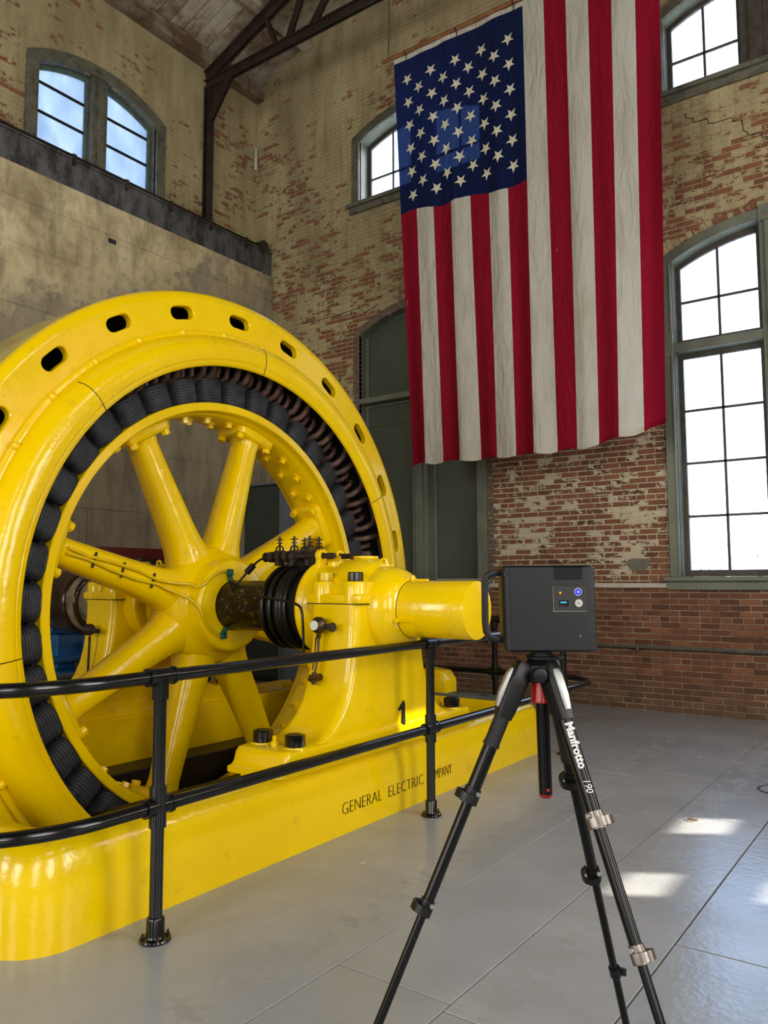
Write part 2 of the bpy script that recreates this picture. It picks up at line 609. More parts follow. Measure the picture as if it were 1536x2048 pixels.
def make_floor(name, base=(165, 166, 167), rough=0.17, chips=True):
    t = NT(name)
    p = t.pos()
    sep = t.n('SeparateXYZ', {0: p}, None)
    x = sep.outputs[0]
    n1 = t.noise(p, 1.1, 5, 0.6)
    b = base
    c = t.mix(t.ramp(n1, 0.3, 0.7), lin(b[0] - 20, b[1] - 19, b[2] - 17), lin(b[0] + 8, b[1] + 8, b[2] + 8))
    oi = t.n('ObjectInfo', None, None).outputs['Random']
    c = t.mix(t.math('MULTIPLY', oi, 0.25), c, lin(132, 134, 134))
    # scuffed, patched strips beside the trench covers
    d1 = t.math('ABSOLUTE', t.math('ADD', x, 2.22))
    d2 = t.math('ABSOLUTE', t.math('ADD', x, 1.36))
    near = t.math('SUBTRACT', 1.0, t.ramp(t.math('MINIMUM', d1, d2), 0.03, 0.30))
    rough_n = t.noise(p, 9.0, 7, 0.72)
    patch = t.ramp(t.math('ADD', rough_n, t.math('MULTIPLY', near, 0.24)), 0.74, 0.80)
    c = t.mix(t.math('MULTIPLY', patch, 0.6), c, lin(150, 146, 136))
    spot = t.ramp(t.noise(p, 30.0, 3), 0.76, 0.79)
    c = t.mix(t.math('MULTIPLY', spot, 0.6), c, lin(80, 72, 62))
    h = t.math('ADD', t.math('MULTIPLY', rough_n, t.math('ADD', t.math('MULTIPLY', near, 0.8), 0.10)), t.math('MULTIPLY', t.noise(p, 26, 3), t.ramp(x, -1.6, -0.6)))
    nr = t.bump(h, 0.22, 0.012)
    r = t.math('ADD', t.math('ADD', t.math('MULTIPLY', t.noise(p, 3.0, 5), 0.16), rough), t.math('MULTIPLY', patch, 0.3))
    return t.out(t.pbr(c, r, 0, nr, **{'Specular IOR Level': 0.5}))


M['floor'] = make_floor('grey_floor_paint')
M['joint'] = plain('floor_joint', (128, 128, 126), 0.8)


def make_cloth(name, rgb, stain, back=0.35, amt=0.35, see=0.0):
    t = NT(name)
    p = t.pos()
    n1 = t.noise(t.scale(p, 2.5, 1, 0.5), 2.5, 5, 0.65)
    c = t.mix(t.math('MULTIPLY', t.ramp(n1, 0.48, 0.74), amt), lin(*rgb), lin(*stain))
    tear = t.ramp(t.noise(t.scale(p, 6.0, 1, 0.9), 5.0, 3), 0.765, 0.785)
    c = t.mix(t.math('MULTIPLY', tear, 0.55), c, lin(196, 186, 170))
    wrk = t.noise(t.scale(p, 3.2, 1, 0.7), 3.0, 4, 0.6, 0.8)
    nr = t.bump(wrk, 0.75, 0.06)
    df = t.pbr(c, 0.85, 0, nr, **{'Specular IOR Level': 0.15})
    tr = t.n('BsdfTranslucent', {'Color': c, 'Normal': nr})
    sh = t.n('MixShader', {0: back, 1: df, 2: tr})
    if see:
        sh = t.n('MixShader', {0: see, 1: sh, 2: t.n('BsdfTransparent', {'Color': (0.30, 0.48, 0.95, 1)})})
    return t.out(sh)


M['flag_red'] = make_cloth('flag_red_cloth', (150, 18, 44), (116, 14, 36), 0.3)
M['flag_white'] = make_cloth('flag_white_cloth', (208, 204, 190), (172, 160, 130), 0.3, 0.55)
M['flag_blue'] = make_cloth('flag_blue_cloth', (22, 34, 78), (18, 28, 62), 0.4, 0.35, 0.016)
M['flag_star'] = make_cloth('flag_star_cloth', (222, 216, 190), (200, 190, 160), 0.15)

# ------------------------------------------------------------------ the hall: dimensions
YB = 9.22                                      # inner face of the back wall
XU, XL = -9.25, -8.81                          # left wall: upper brick, lower concrete
APEX = -1.42
ROOF0, SLOPE = 9.84, 0.36


def roof_z(x):
    return ROOF0 + SLOPE * ((x - XU) if x < APEX else (APEX - XU) - (x - APEX))


# ---- window outlines: centre, inner half width, sill, springing, crown
class Win:
    def __init__(s, uc, h, z0, zs, zc, out):
        s.uc, s.h, s.z0, s.zs, s.zc, s.out = uc, h, z0, zs, zc, out
        r = zc - zs
        s.R = (h * h + r * r) / (2 * r)
        s.cz = zc - s.R

    def top(s, u, e=0.0):
        d = (s.R + e) ** 2 - (u - s.uc) ** 2
        return s.cz + math.sqrt(max(d, 0.0))

    def hole(s, v, e):
        """interval cut out of the wall at height v, widened by e"""
        if v < s.z0 - (e if s.out else 0.0):
            return None
        h = s.h + e
        zs = s.top(s.uc + h, e)
        if v <= zs:
            return (s.uc - h, s.uc + h)
        d = (s.R + e) ** 2 - (v - s.cz) ** 2
        if d <= 0:
            return None
        w = min(h, math.sqrt(d))
        return (s.uc - w, s.uc + w)


WB = [Win(-5.985, 1.055, 1.50, 5.14, 5.43, False), Win(-1.42, 1.055, 1.52, 5.16, 5.43, True),
      Win(-5.985, 1.045, 7.21, 8.18, 8.43, True), Win(-1.46, 1.02, 7.23, 8.16, 8.42, True)]
WL = [Win(6.21, 0.935, 6.98, 8.18, 8.43, True)]


def to_back(u, v, w):
    return (u, YB + w, v)


def to_left(u, v, w):
    return (XU - w, u, v)


# ---- brickwork: courses of real bricks with recessed joints
BH, BL, JT = 0.067, 0.212, 0.010


def courses(u0, u1, v0, v1, wins, top=None, eps=0.02):
    bricks, strips = [], []
    n = int((v1 - v0) / BH)
    for k in range(n):
        a, b = v0 + k * BH, v0 + (k + 1) * BH
        vm = (a + b) / 2
        cuts = []
        for w in wins:
            h = w.hole(vm, eps)
            if h:
                cuts.append(h)
        lim0, lim1 = u0, u1
        if top is not None:
            lim0, lim1 = max(u0, top(vm)[0]), min(u1, top(vm)[1])
        segs = [(lim0, lim1)]
        for c0, c1 in cuts:
            ns = []
            for s0, s1 in segs:
                if c1 <= s0 or c0 >= s1:
                    ns.append((s0, s1))
                else:
                    if c0 > s0:
                        ns.append((s0, c0))
                    if c1 < s1:
                        ns.append((c1, s1))
            segs = ns
        header = (k % 7 == 3)
        L = (BL - JT) / 2 + JT if header else BL + 0.0
        ph = 0.0 if header else (L / 2 if k % 2 else 0.0)
        for s0, s1 in segs:
            if s1 - s0 < 0.02:
                continue
            strips.append((s0, s1, a, b))
            i = math.floor((s0 - u0 - ph) / L)
            while True:
                c0 = u0 + ph + i * L
                if c0 >= s1:
                    break
                x0, x1 = max(c0, s0), min(c0 + L - JT, s1)
                if x1 - x0 > 0.03:
                    bricks.append((x0, x1, a + JT / 2, b - JT / 2))
                i += 1
    return bricks, strips


def cam_px(p):
    q = Vector(p) - CAM
    d = q.dot(fwd)
    return 768 + 1581 * q.dot(r2) / d, 1024 - 1581 * q.dot(u2) / d, d


def in_view(px, py):
    if not (5 < px < 1531 and 5 < py < 2040):
        return False
    if 795 < px < 1335 and py < 905:                                          # behind the flag
        return False
    if 985 < px < 1190 and 1120 < py < 1310:                                  # behind the scanner
        return False
    if ((px - 380) / 440) ** 2 + ((py - 1210) / 640) ** 2 < 1:                # behind the stator
        return False
    if px < 985 and py > 1150:
        return False
    return True


def brick_wall(name, mp, nsign, u0, u1, v0, v1, wins, top, label, n_ind):
    bricks, strips = courses(u0, u1, v0, v1, wins, top)
    mb = MB()
    for s0, s1, a, b in strips:                                               # mortar behind the bricks
        mb.add([mp(s0, a, 0.005), mp(s1, a, 0.005), mp(s1, b, 0.005), mp(s0, b, 0.005)], [(0, 1, 2, 3) if nsign > 0 else (3, 2, 1, 0)])
    wall = mb.build(name, M['mortar'], None, smooth=0, recalc=False)
    tag(wall, label, 'wall', kind='structure')
    # the bricks that show largest are objects of their own
    score = []
    for i, (x0, x1, a, b) in enumerate(bricks):
        px, py, d = cam_px(mp((x0 + x1) / 2, (a + b) / 2, 0))
        if d > 0 and in_view(px, py) and x1 - x0 > 0.09:
            score.append((d, i))
    score.sort()
    chosen = [i for _, i in score[:n_ind]]
    cs = set(chosen)
    cache = {}
    D = 0.05

    def brick_mesh(l, h, jit):
        key = (round(l, 3), round(h, 3))
        if key not in cache:
            m = MB()
            cs_, hw, hh = 0.004, l / 2, h / 2
            o = Vector(mp(0, 0, 0))
            P = lambda u, v, w: Vector(mp(u, v, w)) - o
            front = [P(-hw + cs_, -hh + cs_, 0), P(hw - cs_, -hh + cs_, 0), P(hw - cs_, hh - cs_, 0), P(-hw + cs_, hh - cs_, 0)]
            mid = [P(-hw, -hh, cs_), P(hw, -hh, cs_), P(hw, hh, cs_), P(-hw, hh, cs_)]
            back = [P(-hw, -hh, D), P(hw, -hh, D), P(hw, hh, D), P(-hw, hh, D)]
            m.loft([front, mid, back])
            cache[key] = m.mesh('brick', M['brick'], smooth=0)
        return cache[key]

    for i in chosen:
        x0, x1, a, b = bricks[i]
        l = round((x1 - x0) * 50) / 50 if x1 - x0 < BL - JT - 0.004 else x1 - x0
        l = min(l, x1 - x0)
        place('brick', brick_mesh(l, b - a, 0), wall, mp((x0 + x1) / 2, (a + b) / 2, -random.random() * 0.004))
    V, F, Rn = [], [], []
    for i, (x0, x1, a, b) in enumerate(bricks):
        if i in cs:
            continue
        w = -random.random() * 0.004
        k = len(V)
        c = 0.003
        V += [mp(x0 + c, a + c, w), mp(x1 - c, a + c, w), mp(x1 - c, b - c, w), mp(x0 + c, b - c, w), mp(x0, a, 0.03), mp(x1, a, 0.03), mp(x1, b, 0.03), mp(x0, b, 0.03)]
        f = [(k, k + 1, k + 2, k + 3), (k, k + 4, k + 5, k + 1), (k + 1, k + 5, k + 6, k + 2), (k + 2, k + 6, k + 7, k + 3), (k + 3, k + 7, k + 4, k)]
        F += f if nsign > 0 else [q[::-1] for q in f]
        Rn += [random.random()] * 8
    me = bpy.data.meshes.new('brickwork')
    me.from_pydata(V, [], F)
    at = me.attributes.new('rnd', 'FLOAT', 'POINT')
    at.data.foreach_set('value', Rn)
    me.materials.append(M['brick'])
    o = place('brickwork', me, wall)
    o['kind'] = 'stuff'
    return wall


def gable(v):
    return (XU - 0.25 + max(0.0, v - ROOF0 - 0.1) / SLOPE, XR)


wall_back = brick_wall('wall_back', to_back, 1, XU - 0.25, 0.6, -2 * BH, 12.9, WB, gable, 'tall back wall of red brick with flaking cream paint', 300)
wall_left = brick_wall('wall_left', to_left, 1, 3.0, YB + 0.2, 6.80, 9.96, WL, None, 'upper left wall of painted brick above the crane girder', 300)


# rowlock arches of brick over the openings (parts of the wall)
def arch_bricks(win, e, depth, mp, mat, wall, jambs=False):
    R = win.R + e
    half = math.asin(min(1, (win.h + e * 0.6) / R))
    n = max(6, int(2 * half * R / 0.075))
    for i in range(n):
        a0 = -half + 2 * half * i / n + 0.0025
        a1 = -half + 2 * half * (i + 1) / n - 0.0025
        pts = []
        for a, r in ((a0, R), (a1, R), (a1, R + depth), (a0, R + depth)):
            pts.append((win.uc + r * math.sin(a), win.cz + r * math.cos(a)))
        px, py, d = cam_px(mp(*pts[0], 0))
        m = MB()
        w = -0.006 - random.random() * 0.003
        m.loft([[Vector(mp(u, v, w)) for u, v in pts], [Vector(mp(u, v, 0.05)) for u, v in pts]])
        m.build('arch_brick', mat, wall, smooth=0)
    if jambs:
        zt = win.top(win.uc + win.h + e, e)
        k = 0
        v = 1.5
        while v < zt - 0.02:
            for s in (-1, 1):
                u = win.uc + s * (win.h + e)
                m = MB()
                l = depth if k % 2 else depth * 0.8
                a, b = sorted((u, u + s * l))
                m.loft([[Vector(mp(x, y, -0.006)) for x, y in ((a, v), (b, v), (b, v + BH - JT), (a, v + BH - JT))], [Vector(mp(x, y, 0.05)) for x, y in ((a, v), (b, v), (b, v + BH - JT), (a, v + BH - JT))]])
                m.build('jamb_brick', mat, wall, smooth=0)
            v += BH
            k += 1


M['brick_grey'] = plain('grey_painted_brick', (112, 98, 84), 0.8, 0, 0.25, 14, 0.4, 50, ((74, 52, 42), 0.55, 0.6))
arch_bricks(WB[0], 0.0, 0.115, to_back, M['brick_grey'], wall_back, jambs=True)
arch_bricks(WB[1], 0.11, 0.10, to_back, M['brick'], wall_back)

# lower left wall: concrete lifts with open joints
mb = MB()
mb.lim(XL - 0.45, XL - 0.012, YREAR, YB, -1.3, 6.46)
wl = mb.build('wall_left_lower', M['concrete'], None, smooth=0)
tag(wl, 'lower left wall of stained board-marked concrete below the girder', 'wall', kind='structure')
lifts = [0.0, 0.8, 1.6, 2.4, 3.2, 4.0, 4.75, 5.49, 6.04, 6.455]
for k in range(len(lifts) - 1):
    off = (0.0, 1.1)[k % 2] if k < 8 else 0.4
    ys = [YREAR, -2.0 + off, 0.7 + off, 3.35 + off, 6.85 if k in (6, 7) else 5.9 + off, YB]
    if k == 8:
        ys = [YREAR, -1.0, 2.4, YB]
    for j in range(len(ys) - 1):
        if ys[j + 1] < 2.0:
            continue
        d = random.random() * 0.006
        m = MB()
        g = 0.007
        m.lim(XL - 0.02, XL - d, ys[j] + g, ys[j + 1] - g, lifts[k] + g, lifts[k + 1] - g)
        m.build('concrete_panel', M['concrete'], wl, smooth=0, bevel=0.004, seg=1)
m = MB()
m.lim(XL - 0.01, XL + 0.004, 6.085, 6.20, 5.945, 6.005)
m.build('wall_socket_hole', M['oil_black'], wl, smooth=0)

# crane girder with its rail along the ledge
gd = thing('crane_girder', 'long grey flaking crane girder along the left wall under the arched window', 'girder', (XL - 0.2, 3, 6.46))
MB().lim(XL - 0.40, XL - 0.05, 1.0, YB - 0.005, 6.462, 6.86).build('web', M['girder'], gd, bevel=0.012)
MB().lim(XL - 0.42, XL - 0.03, 1.0, YB - 0.005, 6.86, 6.885).build('top_flange', M['girder'], gd, bevel=0.004)
m = MB()
prof = [(-0.045, 0), (0.045, 0), (0.045, 0.012), (0.014, 0.022), (0.014, 0.05), (0.032, 0.058), (0.032, 0.078), (-0.032, 0.078), (-0.032, 0.058), (-0.014, 0.05), (-0.014, 0.022), (-0.045, 0.012)]
m.prism([(XL - 0.13 + a, 1.0, 6.886 + b) for a, b in prof], (0, YB - 1.01, 0))
m.build('crane_rail', M['steel_dark'], gd, smooth=0)
for y in (3.4, 4.5, 5.55, 6.35, 7.1, 7.85, 8.6):
    m = MB()
    m.lim(XL - 0.11, XL - 0.015, y, y + 0.05, 6.885, 6.93)
    m.cyl((XL - 0.045, y + 0.025, 6.80), (XL + 0.0, y + 0.025, 6.80), 0.022, n=8)
    m.lim(XL - 0.05, XL - 0.02, y + 0.005, y + 0.045, 6.79, 6.89)
    m.build('rail_clip', M['steel_dark'], gd, smooth=30)
st = MB()
st.cyl((XL - 0.30, 9.02, 6.94), (XL - 0.02, 9.02, 6.94), 0.085, n=20)
st.lim(XL - 0.26, XL - 0.08, 8.99, 9.17, 6.886, 6.93)
o = st.build('rail_buffer', M['steel_dark'], gd, smooth=40)

# ceiling: wide boards running up the slope on purlins
cl = MB()
yc0, yc1 = YREAR, YB + 0.02
t_ = 0.05
for sx0, sx1 in ((XU - 0.3, APEX), (APEX, XR + 0.3)):
    z0_, z1_ = roof_z(sx0) + 0.05, roof_z(sx1) + 0.05
    cl.prism([(sx0, yc0, z0_), (sx1, yc0, z1_), (sx1, yc0, z1_ + t_), (sx0, yc0, z0_ + t_)], (0, yc1 - yc0, 0))
ceil = cl.build('ceiling', M['steel_dark'], None, smooth=0)
tag(ceil, 'sloping roof lined with wide whitewashed boards', 'ceiling', kind='structure')
y = 1.2
k = 0
while y < YB - 0.02:
    w = (0.235, 0.25, 0.225, 0.26)[k % 4]
    y2 = min(y + w, YB - 0.002)
    m = MB()
    dz = random.random() * 0.014
    x0, x1 = XU - 0.1, APEX - 0.05
    a, b = roof_z(x0) + dz, roof_z(x1) + dz
    m.prism([(x0, y + 0.008, a), (x1, y + 0.008, b), (x1, y + 0.008, b + 0.03), (x0, y + 0.008, a + 0.03)], (0, y2 - y - 0.016, 0))
    m.build('roof_board', M['roof_board'], ceil, smooth=0)
    y = y2
    k += 1


def beam(name, x, z_under, w, h, mat, label, y0=1.0):
    m = MB()
    s = SLOPE
    pts = [(x - w / 2, y0, z_under - s * w / 2), (x + w / 2, y0, z_under + s * w / 2), (x + w / 2 - s * h, y0, z_under + s * w / 2 + h), (x - w / 2 - s * h, y0, z_under - s * w / 2 + h)]
    m.prism(pts, (0, YB - 0.01 - y0, 0))
    return tag(m.build(name, mat, None, smooth=0, bevel=0.008), label, 'beam')


beam('roof_purlin', -8.06, roof_z(-8.06) - 0.165, 0.17, 0.165, M['timber_white'], 'whitewashed purlin end resting on the gable, nearer the corner')['group'] = 'roof purlins'
beam('roof_purlin', -6.2, roof_z(-6.2) - 0.165, 0.17, 0.165, M['timber_white'], 'roof purlin higher up the slope above the truss')['group'] = 'roof purlins'
m = MB()
m.lim(XU + 0.005, XU + 0.19, 1.0, YB - 0.01, 9.60, 9.82)
tag(m.build('wall_plate', M['timber'], None, smooth=0, bevel=0.008), 'peeling brown and white wall plate beam atop the left wall', 'beam')

# steel roof truss with its wall column
TY = 8.10
tr = thing('roof_truss', 'dark brown steel roof truss with knee brace and column', 'truss', (XU + 0.1, TY, 6.9))
DS = M['steel_dark']


def angle_bar(name, p0, p1, w=0.075, h=0.10):
    m = MB()
    for s in (-1, 1):
        m.bar(Vector(p0) + Vector((0, s * w * 0.33, 0)), Vector(p1) + Vector((0, s * w * 0.33, 0)), 0.016, h)
        m.bar(Vector(p0) + Vector((0, s * w * 0.62, h / 2)), Vector(p1) + Vector((0, s * w * 0.62, h / 2)), w * 0.62, 0.014)
    return m.build(name, DS, tr, smooth=0)


m = MB()
for dx in (0.0, 0.085):
    m.lim(XU + 0.02 + dx, XU + 0.032 + dx, TY - 0.065, TY + 0.065, 6.95, 9.30)
m.lim(XU + 0.03, XU + 0.108, TY - 0.007, TY + 0.007, 6.95, 9.30)
m.build('column', DS, tr, smooth=0)
angle_bar('top_chord', (XU + 0.03, TY, 9.46), (APEX, TY, 9.46 + SLOPE * 1.05 * (APEX - XU - 0.03)), 0.09, 0.15)
angle_bar('bottom_chord', (XU + 0.03, TY, 9.33), (XR - 0.1, TY, 9.29), 0.085, 0.12)
angle_bar('web_member', (-7.94, TY, 9.90), (-7.71, TY, 9.36), 0.06, 0.07)
angle_bar('web_member', (-7.14, TY, 10.15), (-7.50, TY, 9.36), 0.06, 0.08)
angle_bar('web_member', (-6.1, TY, 10.55), (-7.05, TY, 9.36), 0.06, 0.08)
angle_bar('web_member', (-6.1, TY, 10.55), (-5.2, TY, 9.36), 0.06, 0.08)
angle_bar('knee_brace', (-8.68, TY, 9.30), (XU + 0.09, TY, 8.70), 0.07, 0.08)
m = MB()
m.prism([(XU + 0.03, TY - 0.008, 8.72), (XU + 0.11, TY - 0.008, 8.72), (-8.74, TY - 0.008, 9.26), (-8.70, TY - 0.008, 9.66), (XU + 0.03, TY - 0.008, 9.44)], (0, 0.016, 0))
m.build('gusset_plate', DS, tr, smooth=0)
for bx, bz in ((-8.5, 9.34), (-8.15, 9.345), (-7.6, 9.335), (-9.0, 9.0), (-9.05, 8.85), (-8.9, 9.2)):
    MB().cyl((bx, TY - 0.055, bz), (bx, TY - 0.02, bz), 0.02, 0.016, n=8).build('rivet', DS, tr, smooth=30)
# small white conduit in the corner
m = MB()
m.cyl((XU + 0.045, YB - 0.05, 8.42), (XU + 0.045, YB - 0.05, 8.78), 0.03, n=12)
m.cyl((XU + 0.045, YB - 0.05, 8.40), (XU + 0.045, YB - 0.05, 8.45), 0.038, n=12)
tag(m.build('conduit_stub', M['ledge'], None, smooth=40), 'short cream conduit stub high in the wall corner', 'conduit')


# ------------------------------------------------------------------ windows
def window(name, label, win, mp, casing, mullion_w, transom, grids, sash_mat, cas_mat, rev_mat, glass, sash_w=0.055, bars=0.027, bar_mat=None, reveal=0.26, glass_w=0.19, rows_only=False, sill=True, board=None, mul_mat=None, corner_block=False):
    root = thing(name, label, 'window', mp(win.uc, win.z0, 0), kind='structure')
    bar_mat = bar_mat or sash_mat
    h, uc = win.h, win.uc

    def slab(nm, poly, w0, w1, mat, par=root, bev=0.004):
        m = MB()
        m.loft([[Vector(mp(u, v, w0)) for u, v in poly], [Vector(mp(u, v, w1)) for u, v in poly]])
        return m.build(nm, mat, par, smooth=30, bevel=bev, seg=1)

    def arcpts(u0, u1, e, n=14):
        return [(u0 + (u1 - u0) * i / n, win.top(u0 + (u1 - u0) * i / n, e)) for i in range(n + 1)]

    if casing:
        zs = win.zs
        for s in (-1, 1):
            a, b = sorted((uc + s * h, uc + s * (h + casing)))
            zo = win.top(uc + h + casing, casing)
            zA, zB = (zo, zs) if s < 0 else (zs, zo)
            slab('casing_jamb', [(a, win.z0), (b, win.z0), (b, zB), (a, zA)], -0.035, 0.03, cas_mat)
            m = MB()
            a2, b2 = sorted((uc + s * (h + 0.004), uc + s * (h + 0.022)))
            m.loft([[Vector(mp(u, v, -0.045)) for u, v in ((a2, win.z0), (b2, win.z0), (b2, zs), (a2, zs))], [Vector(mp(u, v, -0.03)) for u, v in ((a2, win.z0), (b2, win.z0), (b2, zs), (a2, zs))]])
            m.build('casing_bead', cas_mat, root, smooth=0)
        for u0, u1 in ((uc - h, uc), (uc, uc + h)):
            inner = arcpts(u0, u1, 0.0)
            outer = [(uc + (u - uc) * (h + casing) / h, win.top(uc + (u - uc) * (h + casing) / h, casing)) for u, v in inner]
            slab('casing_head', inner + outer[::-1], -0.035, 0.03, cas_mat)
        if corner_block:
            slab('rosette_block', [(uc - 0.10, win.zc - 0.03), (uc + 0.10, win.zc - 0.03), (uc + 0.10, win.zc + casing + 0.03), (uc - 0.10, win.zc + casing + 0.03)], -0.05, 0.0, cas_mat)
            for rr, dq in ((0.065, 0.0), (0.042, 0.006), (0.02, 0.012)):
                m = MB()
                c = mp(uc, win.zc + casing / 2, -0.055 - dq)
                c2 = mp(uc, win.zc + casing / 2, -0.045)
                m.cyl(c2, c, rr, rr * 0.85, n=24)
                m.build('rosette_ring', cas_mat, root, smooth=30)
            slab('corner_block', [(uc - h - casing - 0.006, transom[0] - 0.05), (uc - h + 0.004, transom[0] - 0.05), (uc - h + 0.004, transom[1] + 0.12), (uc - h - casing - 0.006, transom[1] + 0.12)], -0.05, 0.0, cas_mat)
    # lining of the reveal
    n = 18
    out = [(uc - h, win.z0)] + [(uc - h + 2 * h * i / n, win.top(uc - h + 2 * h * i / n)) for i in range(n + 1)] + [(uc + h, win.z0)]
    m = MB()
    r0 = [Vector(mp(u, v, 0.0)) for u, v in out]
    r1 = [Vector(mp(u, v, reveal)) for u, v in out]
    big = [(uc + (u - uc) * (h + 0.02) / h, v + (0.02 if v > win.z0 else 0)) for u, v in out]
    r2_ = [Vector(mp(u, v, reveal)) for u, v in big]
    r3_ = [Vector(mp(u, v, 0.0)) for u, v in big]
    for A, B in ((r0, r1), (r1, r2_), (r2_, r3_), (r3_, r0)):
        m.loft([A, B], caps=False, closed=False)
    m.build('reveal_lining', rev_mat, root, smooth=40)
    # mullion and transom
    mm = mul_mat or cas_mat
    slab('mullion', [(uc - mullion_w / 2, win.z0), (uc + mullion_w / 2, win.z0), (uc + mullion_w / 2, win.zc - 0.002), (uc - mullion_w / 2, win.zc - 0.002)], 0.01, glass_w + 0.05, mm)
    slab('mullion_fillet', [(uc - mullion_w * 0.22, win.z0), (uc + mullion_w * 0.22, win.z0), (uc + mullion_w * 0.22, win.zc - 0.002), (uc - mullion_w * 0.22, win.zc - 0.002)], -0.025, 0.02, mm)
    if transom:
        for s in (-1, 1):
            a, b = sorted((uc + s * mullion_w / 2, uc + s * h))
            slab('transom', [(a, transom[0]), (b, transom[0]), (b, transom[1]), (a, transom[1])], -0.01, glass_w + 0.05, cas_mat)
    if sill:
        e = (casing or 0.0) + 0.07
        slab('sill', [(uc - h - e, win.z0 - 0.055), (uc + h + e, win.z0 - 0.055), (uc + h + e, win.z0), (uc - h - e, win.z0)], -0.10, reveal, cas_mat, bev=0.012)
        slab('sill_apron', [(uc - h - e + 0.03, win.z0 - 0.15), (uc + h + e - 0.03, win.z0 - 0.15), (uc + h + e - 0.03, win.z0 - 0.055), (uc - h - e + 0.03, win.z0 - 0.055)], -0.05, 0.02, cas_mat, bev=0.008)
    # sashes
    for s in (-1, 1):
        a, b = sorted((uc + s * mullion_w / 2, uc + s * h))
        a += 0.004
        b -= 0.004
        fields = []
        if transom:
            fields.append((win.z0 + 0.002, transom[0], False, grids[0]))
            fields.append((transom[1], None, True, grids[1]))
        else:
            fields.append((win.z0 + 0.002, None, True, grids[0]))
        for z0, z1, arched, (nc, rows) in fields:
            topf = (lambda u: win.top(u) - 0.004) if arched else (lambda u, z1=z1: z1 - 0.002)
            if board is not None:
                poly = [(a, z0), (b, z0)] + [(b + (a - b) * i / 8, topf(b + (a - b) * i / 8)) for i in range(9)]
                slab('board_panel', poly, glass_w, glass_w + 0.03, board)
                sw = 0.045
                if s > 0 and not arched:
                    slab('casing_jamb', [(b - 0.14, z0), (b, z0), (b, win.zs), (b - 0.14, win.zs)], -0.012, glass_w - 0.03, cas_mat)
                for x0, x1 in ((a, a + sw), (b - sw, b)):
                    slab('board_stile', [(x0, z0), (x1, z0), (x1, topf(x1) if x1 < uc else topf(x1)), (x0, topf(x0))], glass_w - 0.03, glass_w, cas_mat)
                if not arched:
                    zz = z1 - 0.33
                    slab('board_rail', [(a + sw, z1 - 0.03), (b - sw, z1 - 0.03), (b - sw, z1 - 0.005), (a + sw, z1 - 0.005)], glass_w - 0.03, glass_w, cas_mat)
                    slab('board_upper_sheet', [(a + sw, zz), (b - sw, zz), (b - sw, z1 - 0.03), (a + sw, z1 - 0.03)], glass_w - 0.012, glass_w, board)
                continue
            sw = sash_w
            sash = thing_part(root, 'sash', mp((a + b) / 2, z0, glass_w))
            g0, g1 = a + sw, b - sw
            slab('sash_stile', [(a, z0), (g0, z0), (g0, topf(g0) + 0.012), (a, topf(a) + 0.012)], glass_w - 0.03, glass_w + 0.02, sash_mat, sash)
            slab('sash_stile', [(g1, z0), (b, z0), (b, topf(b) + 0.012), (g1, topf(g1) + 0.012)], glass_w - 0.03, glass_w + 0.02, sash_mat, sash)
            zb = z0 + sw * 1.3
            slab('sash_rail', [(g0, z0), (g1, z0), (g1, zb), (g0, zb)], glass_w - 0.03, glass_w + 0.02, sash_mat, sash)
            us = [g0 + (g1 - g0) * i / 8 for i in range(9)]
            slab('sash_rail', [(u, topf(u) + 0.012) for u in us] + [(u, topf(u) - sw) for u in us[::-1]], glass_w - 0.03, glass_w + 0.02, sash_mat, sash)
            cu = [g0 + (g1 - g0) * i / nc for i in range(nc + 1)]
            tmin = min(topf(g0), topf(g1)) - sw
            if isinstance(rows, int):
                rv = [zb + (tmin - zb) * i / rows for i in range(rows + 1)]
            else:
                rv = [zb] + list(rows) + [tmin]
            for u in cu[1:-1]:
                slab('muntin', [(u - bars / 2, zb), (u + bars / 2, zb), (u + bars / 2, topf(u) - sw), (u - bars / 2, topf(u) - sw)], glass_w - 0.018, glass_w + 0.01, bar_mat, sash, 0.002)
            for v in rv[1:-1]:
                slab('muntin', [(g0, v - bars / 2), (g1, v - bars / 2), (g1, v + bars / 2), (g0, v + bars / 2)], glass_w - 0.018, glass_w + 0.01, bar_mat, sash, 0.002)
            for i in range(nc):
                for j in range(len(rv) - 1):
                    p0, p1 = cu[i] + (bars * 0.4 if i else -0.005), cu[i + 1] - (bars * 0.4 if i < nc - 1 else -0.005)
                    q0 = rv[j] + (bars * 0.4 if j else -0.005)
                    if j == len(rv) - 2:
                        uu = [p0 + (p1 - p0) * q / 6 for q in range(7)]
                        poly = [(p0, q0), (p1, q0)] + [(u, topf(u) - sw + 0.006) for u in uu[::-1]]
                    else:
                        poly = [(p0, q0), (p1, q0), (p1, rv[j + 1] - bars * 0.4), (p0, rv[j + 1] - bars * 0.4)]
                    slab('pane', poly, glass_w, glass_w + 0.004, glass, sash, 0)
    return root


def thing_part(parent, name, loc):
    o = bpy.data.objects.new(name, None)
    COL.objects.link(o)
    o.parent = parent
    o.location = Vector(loc) - wloc(parent)
    return o


